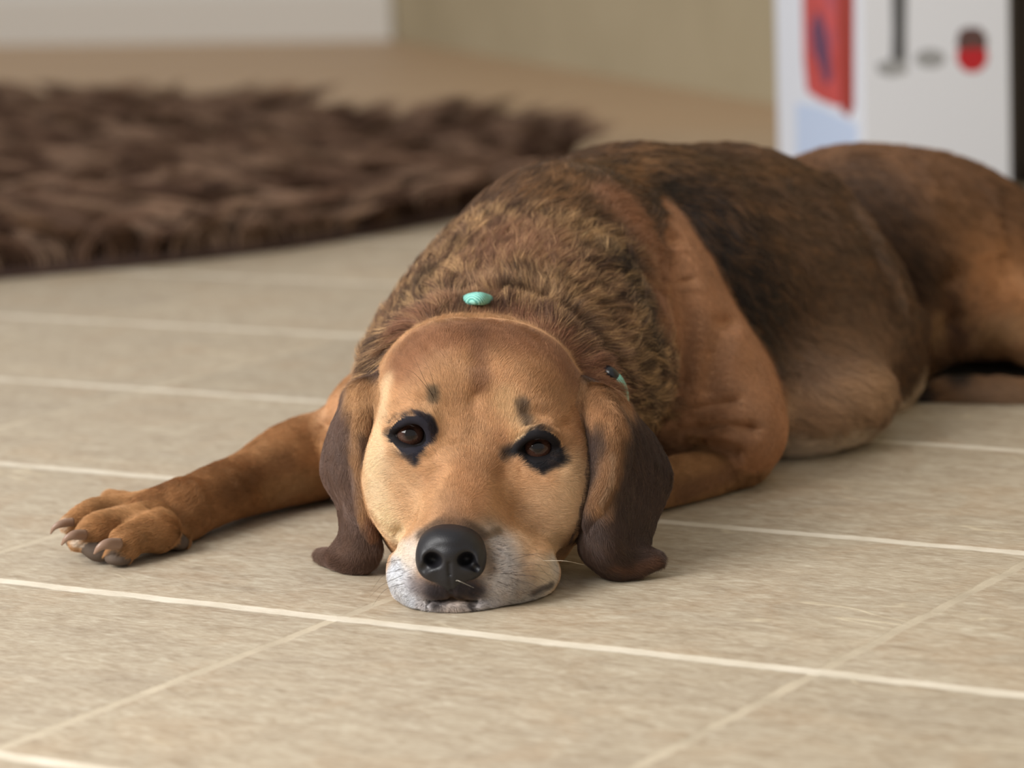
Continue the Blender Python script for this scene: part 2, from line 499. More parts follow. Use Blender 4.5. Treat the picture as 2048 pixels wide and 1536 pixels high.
E(192, 1104, 2.148, 30, 19, .010, roll=25, k=.003)
E(236, 1118, 2.136, 28, 15, .009, roll=5, k=.003)
E(150, 1084, 2.172, 22, 16, .010, roll=30, k=.003)
E(362, 1088, 2.178, 17, 14, .008, roll=-30, k=.003)
R('neck')   # fold of skin behind the skull
C([(752, 790, 2.150, 26), (772, 742, 2.160, 28), (820, 690, 2.175, 30), (885, 650, 2.180, 34), (960, 636, 2.185, 36), (1040, 645, 2.182, 36), (1110, 678, 2.168, 33), (1165, 732, 2.16, 28), (1205, 790, 2.145, 26)], k=.008)
# ------------------------------------------------------------------ the head
R('head')
E(952, 802, 2.135, 172, 152, .082, roll=5, k=.02)            # skull
E(876, 770, 2.110, 88, 92, .060, roll=5, k=.04)
E(1042, 778, 2.108, 95, 94, .060, roll=5, k=.04)
E(852, 935, 2.092, 115, 165, .062, roll=3, k=.025)           # cheeks
E(1072, 955, 2.090, 116, 172, .064, roll=3, k=.025)
E(950, 1050, 2.12, 165, 120, .080, k=.03)                    # throat
C([(945, 880, 2.085, 125), (935, 960, 2.052, 104), (922, 1040, 2.012, 84), (906, 1100, 1.985, 68)], k=.02)  # bridge of the muzzle
E(846, 1142, 2.010, 72, 82, .040, roll=8, k=.015)            # upper lips
E(1000, 1142, 2.012, 102, 86, .044, roll=-8, k=.015)
E(1062, 1140, 2.022, 55, 58, .030, roll=25, k=.012)
E(905, 1150, 1.985, 68, 55, .024, k=.015)
E(914, 1209, 1.990, 100, 22, .025, roll=2, k=.005)                    # chin
E(900, 1116, 1.958, 50, 44, .014, k=.004, op='sub')          # bed of the nose
R('neck')
E(960, 738, 2.185, 208, 112, .035, roll=4, k=.022)         # nape close behind the skull
R('head')
# brow ridges and cheekbone
E(850, 815, 2.062, 45, 24, .016, roll=8, k=.02)
E(1048, 835, 2.062, 45, 24, .016, roll=12, k=.02)
E(800, 960, 2.055, 52, 80, .020, roll=5, k=.03)
E(1120, 985, 2.055, 52, 85, .020, roll=5, k=.03)
# eye sockets: opening, then lids
def lid(pts, r, k=.0025): C([(a, b, Y, r*f) for a, b, Y, f in pts], k=k)
E(822, 868, 2.030, 33, 27, .016, roll=8, k=.008, op='sub')
E(1076, 894, 2.028, 34, 25, .016, roll=4, k=.008, op='sub')
R('lid')
lid([(776, 872, 2.050, .7), (790, 858, 2.041, 1), (806, 845, 2.0345, 1.1), (826, 839, 2.0315, 1.15), (846, 846, 2.031, 1.1), (859, 864, 2.033, 1.1), (862, 888, 2.036, 1.0)], 8)
lid([(776, 872, 2.050, .7), (790, 884, 2.0425, 1), (806, 895, 2.037, 1.1), (826, 901, 2.0345, 1.15), (845, 899, 2.035, 1.0), (862, 888, 2.036, .8)], 9)
lid([(1026, 908, 2.038, .9), (1040, 888, 2.033, 1.0), (1054, 875, 2.030, 1.1), (1076, 868, 2.029, 1.2), (1098, 873, 2.031, 1.1), (1112, 887, 2.036, 1.0), (1124, 905, 2.046, .7)], 8)
lid([(1026, 908, 2.038, .9), (1046, 919, 2.036, 1), (1066, 925, 2.034, 1.15), (1088, 923, 2.035, 1.1), (1106, 916, 2.039, 1.0), (1124, 905, 2.046, .7)], 9)
R('head')
# hooding skin above and below the eyes
G([(770, 852, 2.04), (795, 828, 2.03), (830, 819, 2.03), (862, 832, 2.03)], 9, -2.2)
G([(1030, 868, 2.03), (1060, 849, 2.03), (1095, 850, 2.03), (1125, 876, 2.04)], 9, -2.2)
G([(775, 835, 2.04), (810, 805, 2.03), (850, 805, 2.03)], 8, 1.2)
G([(1050, 832, 2.03), (1090, 830, 2.03), (1130, 850, 2.04)], 8, 1.2)
G([(868, 850, 2.03), (872, 875, 2.03)], 9, -1.8)
G([(800, 915, 2.03), (835, 925, 2.03), (870, 915, 2.03)], 8, 1.2)
G([(1040, 940, 2.03), (1075, 950, 2.03), (1115, 938, 2.03)], 8, 1.2)
# creases
G([(950, 650, 2.14), (952, 720, 2.09), (948, 800, 2.05)], 16, 2.6)
G([(948, 800, 2.05), (945, 870, 2.03), (940, 940, 2.0)], 10, 1.2)
G([(868, 905, 2.03), (885, 950, 2.02), (890, 990, 2.01)], 14, 1.5)
G([(1010, 920, 2.03), (1000, 960, 2.02), (1000, 1000, 2.01)], 14, 1.5)
G([(800, 1060, 2.03), (795, 1100, 2.01), (790, 1130, 2.0)], 10, 2.0)
G([(1080, 1050, 2.04), (1060, 1090, 2.02), (1050, 1110, 2.0)], 14, 1.6)
G([(1165, 1050, 2.06), (1130, 1085, 2.05), (1112, 1110, 2.04)], 14, 2.5)
G([(828, 1222, 1.985), (860, 1204, 1.978), (905, 1197, 1.975), (950, 1204, 1.978), (985, 1222, 1.985)], 5, 4.5)   # mouth
G([(900, 1165, 1.965), (902, 1198, 1.965)], 4, 2.0)
G([(770, 735, 2.19), (830, 662, 2.2), (900, 618, 2.2), (960, 604, 2.2), (1050, 614, 2.2), (1130, 650, 2.2), (1200, 715, 2.19), (1240, 790, 2.18)], 9, 5, .3)
# body folds
R('shoulder')
for pts, w, dp in [
        ([(1310, 906, 2.285), (1360, 898, 2.285), (1420, 893, 2.285), (1470, 902, 2.285)], 11, 13),
        ([(1300, 892, 2.29), (1370, 862, 2.29), (1440, 850, 2.29), (1500, 858, 2.29)], 10, 10),
        ([(1310, 868, 2.29), (1350, 840, 2.29), (1400, 818, 2.29), (1460, 806, 2.29)], 11, 8),
        ([(1300, 898, 2.30), (1350, 884, 2.31), (1420, 874, 2.32), (1480, 880, 2.33)], 8, -3),
        ([(1310, 860, 2.30), (1360, 846, 2.31), (1430, 836, 2.32), (1490, 842, 2.33)], 8, -3),
        ([(1350, 480, 2.31), (1372, 560, 2.30), (1378, 640, 2.29), (1366, 760, 2.29)], 14, 9),
        ([(1452, 650, 2.30), (1430, 710, 2.29), (1420, 780, 2.29)], 16, 8)]:
    G(pts, w, dp)
G([(1650, 345, 2.60), (1720, 430, 2.58), (1775, 520, 2.56), (1810, 590, 2.55)], 16, -5)     # flank fold
G([(1690, 335, 2.66), (1770, 420, 2.66), (1815, 500, 2.66), (1845, 590, 2.66)], 22, 9)
G([(1890, 560, 2.72), (1905, 630, 2.70), (1880, 690, 2.68)], 22, 10)
G([(640, 810, 2.30), (652, 850, 2.29), (662, 900, 2.28)], 9, 7)                             # left elbow crease
G([(205, 1030, 2.18), (260, 1028, 2.18), (310, 1022, 2.18)], 7, 3.5, .6)                      # between the toes
G([(222, 1085, 2.14), (262, 1056, 2.14), (320, 1040, 2.15)], 7, 3.5, .6)
G([(300, 945, 2.2), (330, 985, 2.18), (350, 1020, 2.17)], 12, 1.5)
# ears
R('ear_right')
E(1186, 812, 2.105, 34, 44, .030, roll=-20, k=.02)
sheet([[(1165, 800, 2.090), (1196, 788, 2.086), (1228, 806, 2.097), (1258, 845, 2.115)],
       [(1186, 862, 2.072), (1214, 842, 2.052), (1240, 862, 2.072), (1300, 885, 2.110)],
       [(1182, 950, 2.066), (1212, 930, 2.040), (1250, 942, 2.066), (1332, 958, 2.098)],
       [(1170, 1040, 2.056), (1205, 1035, 2.032), (1248, 1040, 2.052), (1298, 1048, 2.076)],
       [(1176, 1098, 2.050), (1208, 1105, 2.028), (1246, 1102, 2.042), (1284, 1096, 2.054)],
       [(1212, 1132, 2.052), (1238, 1140, 2.040), (1270, 1136, 2.040), (1312, 1118, 2.044)]], .0042, n=7, m=5, k=.0045)
sheet([[(1172, 812, 2.084), (1206, 796, 2.076), (1236, 822, 2.088)],
       [(1188, 868, 2.062), (1222, 852, 2.046), (1256, 872, 2.064)],
       [(1184, 945, 2.058), (1218, 935, 2.034), (1248, 940, 2.050)],
       [(1172, 1010, 2.050), (1196, 1000, 2.030), (1214, 995, 2.038)],
       [(1166, 1050, 2.048), (1176, 1048, 2.036), (1186, 1045, 2.034)]], .0030, n=7, m=6, k=.003)
R('ear_left')
E(728, 800, 2.118, 26, 42, .028, roll=15, k=.015)
sheet([[(704, 800, 2.140), (720, 780, 2.118), (742, 780, 2.104)],
       [(672, 868, 2.128), (702, 850, 2.090), (733, 855, 2.088)],
       [(656, 940, 2.118), (694, 940, 2.080), (732, 940, 2.086)],
       [(688, 1005, 2.112), (712, 1010, 2.080), (738, 1010, 2.084)],
       [(696, 1065, 2.102), (720, 1075, 2.078), (747, 1070, 2.078)],
       [(672, 1106, 2.104), (708, 1122, 2.086), (745, 1112, 2.080)],
       [(642, 1112, 2.128), (676, 1136, 2.106), (718, 1140, 2.092)]], .0040, n=6, m=6, k=.0045)

sheet([[(714, 800, 2.112), (732, 785, 2.100), (748, 800, 2.098)],
       [(700, 870, 2.092), (722, 862, 2.074), (738, 880, 2.084)],
       [(702, 940, 2.084), (722, 945, 2.068), (736, 960, 2.080)],
       [(718, 1000, 2.076), (730, 1010, 2.068), (740, 1020, 2.074)],
       [(732, 1050, 2.074), (740, 1060, 2.068), (746, 1070, 2.072)]], .0028, n=7, m=6, k=.003)

RES = 1.0
F = Field(axis([(-.345, -.155, .0022*RES), (-.155, .125, .00135*RES), (.125, .66, .0038*RES)]),
          axis([(1.935, 2.150, .00135*RES), (2.150, 2.42, .0026*RES), (2.42, 3.16, .0042*RES)]),
          axis([(-.01, 0.02, .0022*RES), (0.02, .205, .00135*RES), (.205, .29, .0035*RES)]))
run_field(F, OPS)
# flat where it rests on the floor
zz = F.ax[2][None, None, :]
F.v = -smin(-F.v, zz - 0.0006, 0.003)
V, Q = surface_nets(F)
del F
# region of every vertex = the solid that made it
names = []; D = []
vx, vy, vz = V[:, 0].astype(np.float32), V[:, 1].astype(np.float32), V[:, 2].astype(np.float32)
RN = ['torso', 'rump', 'hindleg', 'neck', 'shoulder', 'arm_right', 'arm_left', 'paw', 'pad', 'head', 'lid', 'ear_right', 'ear_left']
DM = np.full((len(RN), len(V)), 1.0, np.float32)
for op, s, k, reg in OPS:
    if op != 'add': continue
    lo, hi = s.bounds(.04)
    m = np.where((vx > lo[0]) & (vx < hi[0]) & (vy > lo[1]) & (vy < hi[1]) & (vz > lo[2]) & (vz < hi[2]))[0]
    if len(m) == 0: continue
    i = RN.index(reg)
    DM[i, m] = np.minimum(DM[i, m], s.d(vx[m], vy[m], vz[m]))
LI = RN.index('lid')
nearlid = DM[LI] < 0.0010
DM[LI] = np.where(nearlid, -1, 2)
REGV = DM.argmin(0)
REGV[DM.min(0) >= 1.0] = RN.index('torso')
def reg_mask(*n): return np.isin(REGV, [RN.index(a) for a in n])
# vertex normals
fn = np.cross(V[Q[:, 2]]-V[Q[:, 0]], V[Q[:, 3]]-V[Q[:, 1]])
VN = np.zeros_like(V)
for i in range(4): np.add.at(VN, Q[:, i], fn)
VN /= np.linalg.norm(VN, axis=1)[:, None]+1e-12
print('dog verts', len(V))

# ------------------------------------------------------------------ coat colours
PXX, PYY, ZC = project(V)
tocam = np.array([0, 0, CAM_H]) - V; tocam /= np.linalg.norm(tocam, axis=1)[:, None]
FACING = (VN*tocam).sum(1)
def surf(px, py, regs=None):
    m = FACING > 0.05
    if regs is not None: m &= reg_mask(*regs)
    d2 = (PXX-px)**2 + (PYY-py)**2
    d2 = np.where(m, d2, 1e12)
    c = np.where(d2 < 12**2)[0]
    if len(c): return V[c[ZC[c].argmin()]]
    return V[d2.argmin()]
def seg_dist(P, a, b):
    ab = b-a; L = ab@ab+1e-12
    t = np.clip(((P-a)@ab)/L, 0, 1)
    d = P-(a+t[:, None]*ab); dn = d@DC
    return np.sqrt(np.maximum((d**2).sum(1)-0.75*dn*dn, 0))
BASE = dict(torso=(100, 72, 52), rump=(122, 82, 52), hindleg=(142, 100, 64), neck=(122, 84, 60), shoulder=(186, 128, 84),
            arm_right=(158, 108, 64), arm_left=(176, 120, 70), paw=(180, 126, 74), pad=(96, 80, 68), head=(204, 150, 100),
            lid=(18, 17, 22), ear_right=(74, 54, 45), ear_left=(104, 78, 66))
COAT = np.array([BASE[n] for n in RN], float)[REGV]
MOTT = np.array([dict(neck=.85, torso=.5, rump=.35).get(n, .06) for n in RN])[REGV]
HEADS, EARS, BODY = ['head', 'lid'], ['ear_left', 'ear_right'], ['torso', 'rump', 'shoulder', 'neck', 'hindleg']
def paint(pts, r, col, s=1.0, regs=None, mott=None, hard=1.6):
    rm = reg_mask(*regs) if regs else np.ones(len(V), bool)
    P = [surf(x, y, regs) for x, y in pts]
    sc = px2m(np.mean([p[1] for p in P]))
    idx = np.where(rm)[0]; best = None
    if len(P) == 1: P = P*2
    for a, b in zip(P[:-1], P[1:]):
        d = seg_dist(V[idx], a, b); best = d if best is None else np.minimum(best, d)
    w = np.exp(-(best/(r*sc))**(2*hard)*0.7)*s
    COAT[idx] = COAT[idx]*(1-w[:, None]) + np.array(col, float)*w[:, None]
    if mott is not None: MOTT[idx] = MOTT[idx]*(1-w) + mott*w
H = HEADS
LIGHT, TAN, RUST, CHOC, BLK = (234, 200, 154), (204, 150, 100), (172, 114, 70), (84, 58, 44), (34, 32, 40)
# head
paint([(800, 720), (850, 672), (960, 650), (1080, 680), (1150, 740)], 48, (150, 96, 62), .85, H)
paint([(958, 660), (952, 780)], 20, (126, 80, 52), .65, H)
paint([(1090, 740), (1140, 820), (1150, 900)], 34, (186, 130, 82), .6, H)
paint([(765, 770), (748, 850), (742, 920)], 22, LIGHT, .8, H)
paint([(742, 920), (752, 1000), (790, 1070)], 38, (236, 206, 162), .9, H)
paint([(800, 960), (820, 1020)], 34, (222, 180, 132), .5, H)
paint([(1150, 940), (1150, 1020), (1120, 1090)], 36, (220, 182, 136), .75, H)
paint([(1080, 1020), (1060, 1080)], 40, (214, 174, 130), .6, H)
paint([(1160, 1060), (1130, 1110)], 16, (150, 104, 66), .5, H)
paint([(1000, 800), (1035, 855)], 26, (224, 182, 128), .7, H)
paint([(870, 835)], 26, (214, 168, 118), .6, H)
paint([(1010, 890), (1000, 930)], 22, (176, 118, 72), .5, H)
paint([(945, 930), (930, 1035)], 34, (182, 124, 78), .65, H)
paint([(890, 1000), (870, 1040)], 24, (196, 146, 104), .4, H)
paint([(775, 1140), (772, 1180), (800, 1222), (850, 1228)], 26, (216, 220, 230), .95, H, mott=.1)
paint([(1116, 1125), (1113, 1162), (1075, 1205), (1030, 1222), (970, 1228)], 24, (204, 196, 188), .92, H)
paint([(800, 1110), (790, 1160), (810, 1205)], 40, (218, 224, 236), .95, H, mott=.1)
paint([(790, 1090), (812, 1100)], 18, (236, 216, 190), .8, H)
paint([(830, 1070), (815, 1110)], 20, (226, 210, 196), .7, H)
paint([(990, 1080), (1010, 1130), (990, 1180), (1040, 1190)], 46, (186, 180, 176), .9, H, mott=.3)
paint([(1090, 1130), (1100, 1165)], 26, (226, 206, 180), .8, H)
paint([(1070, 1195), (1108, 1172)], 9, (60, 54, 56), .7, H)
paint([(840, 1212), (905, 1215), (1000, 1215)], 16, (196, 188, 188), .8, H)
paint([(838, 1060), (870, 1042), (935, 1042), (972, 1065)], 12, (84, 64, 50), .75, H)
paint([(900, 1030)], 22, (140, 98, 66), .6, H)
paint([(985, 1060), (1000, 1052)], 9, (100, 76, 50), .6, H)
paint([(975, 1090), (985, 1130)], 12, (130, 104, 84), .6, H)
paint([(862, 1188), (905, 1180), (948, 1188)], 24, (50, 46, 54), .95, H)
paint([(835, 1180)], 20, (120, 112, 120), .6, H)
paint([(862, 1215), (905, 1200), (950, 1215)], 5, (30, 26, 28), .8, H)
paint([(870, 778), (864, 796)], 11, (92, 76, 56), .8, H)
paint([(1052, 822), (1040, 842)], 11, (84, 66, 52), .75, H)
paint([(778, 873), (798, 892), (826, 903), (852, 893)], 9, BLK, 1, H, hard=2.5)
paint([(826, 905), (832, 912)], 10, BLK, 1, H, hard=2)
paint([(846, 842), (862, 856), (864, 882)], 12, (44, 40, 52), 1, H, hard=2.5)
paint([(782, 866), (803, 843), (826, 834), (846, 838)], 7, BLK, 1, H, hard=2.5)
paint([(1026, 908), (1050, 922), (1080, 928), (1104, 920), (1122, 907)], 11, (22, 20, 24), 1, H, hard=2.5)
paint([(1030, 898), (1052, 872), (1080, 862), (1104, 872), (1120, 898)], 8, (22, 20, 24), 1, H, hard=2.5)
paint([(1036, 900), (1018, 908)], 11, (40, 30, 26), .8, H)
def paint_area(poly, col, regs, soft=5.0, ymax=2.075):
    m = np.where(reg_mask(*regs) & (V[:, 1] < ymax) & (FACING > -.2))[0]
    x, y = PXX[m], PYY[m]; ins = np.zeros(len(m), bool); best = np.full(len(m), 1e9)
    for (x1, y1), (x2, y2) in zip(poly, poly[1:]+poly[:1]):
        ins ^= ((y1 > y) != (y2 > y)) & (x < (x2-x1)*(y-y1)/(y2-y1+1e-9)+x1)
        L = (x2-x1)**2+(y2-y1)**2; t = np.clip(((x-x1)*(x2-x1)+(y-y1)*(y2-y1))/L, 0, 1)
        best = np.minimum(best, np.hypot(x-x1-t*(x2-x1), y-y1-t*(y2-y1)))
    w = np.clip(0.5+np.where(ins, best, -best)/soft, 0, 1)[:, None]
    COAT[m] = COAT[m]*(1-w)+np.array(col, float)*w
paint_area([(774, 872), (785, 857), (800, 843), (822, 834), (845, 832), (862, 838), (874, 852), (878, 872), (872, 892), (855, 903), (838, 913), (826, 912), (810, 902), (792, 890)], (36, 34, 44), H)
paint_area([(1008, 907), (1025, 898), (1038, 884), (1052, 871), (1076, 864), (1100, 870), (1114, 883), (1126, 905), (1112, 922), (1092, 934), (1068, 938), (1045, 930), (1030, 920)], (24, 22, 26), H)
for ex, ey, eY in ((822, 868, 2.046), (1076, 894, 2.044)):
    dd = np.linalg.norm(V-W(ex, ey, eY), axis=1)
    COAT[dd < .0150] = (24, 20, 22)
# ears
paint([(722, 790), (716, 870), (722, 940), (738, 1030)], 24, (178, 128, 80), .9, ['ear_left'])
paint([(733, 860), (738, 905)], 11, (76, 50, 34), .8, ['ear_left'])
paint([(740, 1040), (748, 1085)], 10, (136, 88, 58), .8, ['ear_left'])
paint([(650, 1118), (690, 1138), (735, 1130)], 18, (78, 52, 40), .9, ['ear_left'])
paint([(1186, 820), (1225, 820), (1240, 870), (1225, 940), (1190, 1010)], 26, (158, 108, 64), .9, ['ear_right'])
paint([(1186, 840), (1200, 890)], 9, (84, 58, 40), .7, ['ear_right'])
paint([(1175, 800), (1215, 800), (1250, 830)], 30, (184, 130, 84), .95, ['ear_right'])
paint([(710, 790), (742, 800)], 32, (196, 146, 96), .95, ['ear_left'])
paint([(1240, 900), (1236, 960), (1200, 1020)], 6, (170, 134, 100), .6, ['ear_right'])
paint([(1175, 790), (1230, 790)], 22, (180, 124, 76), .7, ['ear_right'])
paint([(1215, 1142), (1260, 1146), (1312, 1126)], 10, (104, 66, 46), .8, ['ear_right'])
paint([(1160, 765), (1200, 768), (1256, 800)], 34, (178, 126, 80), .95, ['ear_right'])
paint([(700, 775), (722, 765), (748, 775)], 32, (186, 138, 90), .95, ['ear_left'])
# neck
paint([(752, 770), (790, 700), (850, 655), (960, 628), (1070, 642), (1150, 700), (1190, 760)], 26, (150, 96, 66), .9, ['neck'], mott=.15)
paint([(900, 600), (960, 585)], 40, (170, 122, 84), .6, ['neck'], mott=.4)
paint([(990, 500), (1090, 490)], 62, (160, 108, 78), .75, ['neck', 'torso'], mott=.4)
paint([(1060, 570), (1180, 620)], 50, (150, 108, 66), .6, ['neck'], mott=.8)
paint([(1230, 520), (1280, 600), (1300, 680)], 34, (52, 40, 34), .8, ['neck', 'torso'], mott=.7)
paint([(1180, 480), (1130, 440)], 50, (130, 96, 58), .6, ['neck', 'torso'], mott=.9)
paint([(760, 700), (830, 580)], 30, (84, 64, 46), .6, ['neck'], mott=.8)
paint([(1280, 720), (1300, 820)], 34, (112, 84, 54), .6, ['neck'], mott=.9)
paint([(790, 690), (880, 622), (960, 606), (1060, 618), (1140, 662), (1190, 715)], 9, (86, 56, 42), .7, ['neck'])  # shade of the crease behind the skin fold, painted as a dark line
# trunk
paint([(1080, 380), (1200, 330), (1320, 310)], 60, (124, 88, 54), .9, ['torso', 'neck'], mott=.85)
paint([(1230, 400), (1310, 500), (1330, 640)], 46, (170, 112, 76), .9, ['torso', 'neck', 'shoulder'], mott=.15)
paint([(1400, 440), (1480, 560), (1530, 680)], 98, (50, 40, 36), .97, ['torso'], mott=.4)
paint([(1320, 370), (1400, 500)], 40, (42, 36, 34), .9, ['torso'], mott=.3)
paint([(1450, 600), (1520, 720)], 46, (40, 34, 32), .9, ['torso'], mott=.3)
paint([(1400, 320), (1600, 330)], 34, (104, 74, 48), .8, ['torso'], mott=.5)
paint([(1620, 450), (1700, 580)], 90, (112, 84, 64), .85, ['torso'], mott=.4)
paint([(1620, 740), (1700, 700), (1760, 690)], 95, (156, 118, 88), .85, ['torso'], mott=.25)
paint([(1570, 830), (1760, 780)], 60, (196, 152, 112), .85, ['torso'], mott=.1)
paint([(1570, 910), (1690, 885), (1790, 840), (1850, 760)], 30, (222, 196, 162), .9, ['torso'], mott=.05)
paint([(1690, 400), (1765, 510), (1805, 600)], 13, (150, 122, 104), .7, ['torso'])  # highlight along the flank fold, painted into the coat
paint([(1700, 360), (1780, 420), (1840, 540)], 60, (70, 48, 32), .85, ['rump'], mott=.25)
paint([(1900, 420), (1960, 480)], 70, (134, 90, 54), .7, ['rump'])
paint([(1990, 520), (2040, 600)], 85, (196, 132, 78), .9, ['rump', 'hindleg'])
paint([(1868, 650)], 34, (196, 148, 98), .85, ['rump', 'torso'])
paint([(1900, 600), (1905, 680)], 16, (92, 56, 32), .7, ['rump', 'hindleg'])
paint([(1960, 660), (2040, 650)], 34, (196, 150, 100), .7, ['rump', 'hindleg'])
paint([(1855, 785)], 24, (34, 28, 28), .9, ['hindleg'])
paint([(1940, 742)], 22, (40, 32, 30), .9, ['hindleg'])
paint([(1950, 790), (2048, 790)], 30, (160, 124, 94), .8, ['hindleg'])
paint([(1880, 735), (1960, 722), (2060, 740)], 20, (44, 36, 32), .8, ['rump', 'torso'])  # dark belly underside over the gap, with its shadow painted in
# legs
paint([(1380, 985), (1440, 962), (1480, 950)], 20, (128, 82, 52), .7, ['arm_right'])
paint([(1340, 930), (1440, 915)], 18, (178, 126, 78), .5, ['arm_right'])
paint([(1450, 780), (1500, 850)], 50, (184, 130, 90), .6, ['shoulder'])
paint([(1338, 560), (1345, 700), (1345, 800)], 14, (206, 148, 98), .6, ['shoulder', 'neck', 'torso'])  # lit stripe down the shoulder fold, put into the coat colour
paint([(1400, 640), (1440, 740)], 40, (170, 116, 76), .6, ['shoulder'])
paint([(640, 820), (690, 780)], 40, (214, 160, 112), .8, ['arm_left', 'neck'], mott=.05)
paint([(470, 985), (520, 950), (590, 915)], 22, (140, 92, 54), .6, ['arm_left'])
paint([(480, 905), (560, 862), (620, 830)], 20, (190, 134, 82), .7, ['arm_left'])
paint([(560, 985), (640, 960)], 24, (178, 136, 88), .6, ['arm_left'])
paint([(138, 1030), (122, 1045)], 9, (230, 214, 196), .9, ['paw'])
paint([(178, 1058), (158, 1074)], 9, (230, 214, 196), .9, ['paw'])
paint([(246, 1100), (225, 1105)], 10, (60, 52, 48), .8, ['paw'])
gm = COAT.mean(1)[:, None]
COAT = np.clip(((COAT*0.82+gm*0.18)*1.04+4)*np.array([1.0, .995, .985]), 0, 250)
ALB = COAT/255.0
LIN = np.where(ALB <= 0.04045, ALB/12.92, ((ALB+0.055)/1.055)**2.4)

def coat_material(name, rough=0.75, gain=1.0):
    m = new_mat(name, rough=rough, spec=0.15); g = NT(m)
    at = g.new('ShaderNodeAttribute'); at.attribute_name = 'coat'
    g.link(at.outputs['Color'], g.b.inputs['Base Color'])
    return m
skin = coat_material('dog_coat')
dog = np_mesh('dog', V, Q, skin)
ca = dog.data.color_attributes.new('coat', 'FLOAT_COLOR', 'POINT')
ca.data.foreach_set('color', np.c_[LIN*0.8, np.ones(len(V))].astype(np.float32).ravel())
tag(dog, 'large tan and black hound in a teal collar lying with chin on the tiles', 'dog')

# ------------------------------------------------------------------ nose, eyes, claws, collar
def sculpt(name, ops, lo, hi, h, mat, parent):
    Fd = Field(*[np.arange(a, b, h) for a, b in zip(lo, hi)])
    run_field(Fd, ops)
    v, q = surface_nets(Fd)
    return np_mesh(name, v, q, mat, parent)
def take(fn):
    global OPS
    keep, OPS = OPS, []
    fn(); r, OPS = OPS, keep
    return r
def nose_ops():
    E(902, 1104, 1.974, 62, 46, .0185, k=.006)
    E(902, 1082, 1.978, 56, 30, .0200, roll=3, k=.01)
    E(862, 1118, 1.970, 30, 40, .0135, roll=10, k=.006)
    E(942, 1118, 1.969, 30, 40, .0135, roll=-8, k=.006)
    E(900, 1146, 1.968, 40, 34, .0110, k=.008)
    C([(898, 1110, 1.962, 19), (899, 1150, 1.963, 14), (902, 1178, 1.9665, 9)], k=.005)
    E(864, 1121, 1.954, 19, 16, .0130, roll=10, k=.003, op='sub')
    C([(858, 1129, 1.956, 9), (845, 1140, 1.960, 7)], k=.003, op='sub')
    E(933, 1120, 1.954, 18, 15, .0130, roll=-10, k=.003, op='sub')
    C([(940, 1128, 1.956, 9), (952, 1136, 1.960, 7)], k=.003, op='sub')
    G([(898, 1128, 1.953), (899, 1150, 1.953), (902, 1182, 1.958)], 3, 1.5)
    G([(850, 1100, 1.955), (880, 1094, 1.955), (920, 1094, 1.955), (950, 1100, 1.955)], 6, .5)
nm = new_mat('nose_leather', srgb(22, 21, 25), 0.46, 0.45); g = NT(nm)
vor = g.new('ShaderNodeTexVoronoi'); vor.inputs['Scale'].default_value = 1700
tc = g.new('ShaderNodeTexCoord'); g.link(tc.outputs['Object'], vor.inputs['Vector'])
bp = g.new('ShaderNodeBump'); bp.inputs['Strength'].default_value = 0.35; bp.inputs['Distance'].default_value = 0.00025
g.link(vor.outputs['Distance'], bp.inputs['Height']); g.link(bp.outputs[0], g.b.inputs['Normal'])
c0 = W(902, 1115, 1.97)
nose = sculpt('nose', take(nose_ops), c0-[.028, .028, .028], c0+[.028, .028, .030], .00055, nm, dog)
tag(nose, 'black leathery nose')

def eye_material():
    m = new_mat('eyeball', rough=0.03, spec=0.36); g = NT(m)
    tc = g.new('ShaderNodeTexCoord')
    sp = g.new('ShaderNodeSeparateXYZ'); g.link(tc.outputs['Object'], sp.inputs[0])
    r = g.math('SQRT', g.math('ADD', g.math('POWER', sp.outputs[0], 2), g.math('POWER', sp.outputs[2], 2)))
    front = g.math('LESS_THAN', sp.outputs[1], 0)
    ang = g.math('ARCTAN2', sp.outputs[0], sp.outputs[2])
    cb = g.new('ShaderNodeCombineXYZ'); g.link(g.math('MULTIPLY', ang, 6), cb.inputs[0]); g.link(g.math('MULTIPLY', r, 200), cb.inputs[1])
    n = g.noise(cb.outputs[0], 2.0, 4, 0.7)
    iris = g.ramp(n, [(0.3, srgb(44, 28, 22)), (0.7, srgb(80, 54, 44))])
    t = g.math('DIVIDE', r, 0.0115)
    c = g.mix(g.math('SMOOTH_MIN', 1, g.math('MULTIPLY', g.math('MAXIMUM', g.math('SUBTRACT', t, 0.26), 0), 5), .2), srgb4(18, 12, 11), iris)
    c = g.mix(g.math('MULTIPLY', g.math('MAXIMUM', g.math('SUBTRACT', t, 0.62), 0), 8, clamp=True), c, srgb4(26, 16, 12))
    c = g.mix(g.math('MULTIPLY', g.math('MAXIMUM', g.math('SUBTRACT', t, 0.78), 0), 16, clamp=True), c, srgb4(196, 186, 186))
    g.link(c, g.b.inputs['Base Color'])
    return m
em = eye_material()
def eyeball(px, py, Y, look):
    n, k = 48, 32; v = []; f = []; R0 = .0115
    for i in range(k+1):
        th = math.pi*i/k
        for j in range(n):
            a = 2*math.pi*j/n
            q = max(0.0, (math.cos(th)-0.70)/0.30)
            rr = R0*(1 + 0.055*q*q*(3-2*q))
            v.append((rr*math.sin(th)*math.cos(a), -rr*math.cos(th), rr*math.sin(th)*math.sin(a)))
    for i in range(k):
        for j in range(n): f.append((i*n+j, i*n+(j+1) % n, (i+1)*n+(j+1) % n, (i+1)*n+j))
    o = link_mesh('eye', v, f, em, dog)
    o.location = W(px, py, Y)
    fwd = Vector(-DC + RC*look[0] + UC*look[1]).normalized()
    o.rotation_euler = fwd.to_track_quat('-Y', 'Z').to_euler()
    return o
eyeball(822, 868, 2.0478, (-0.02, 0.02))
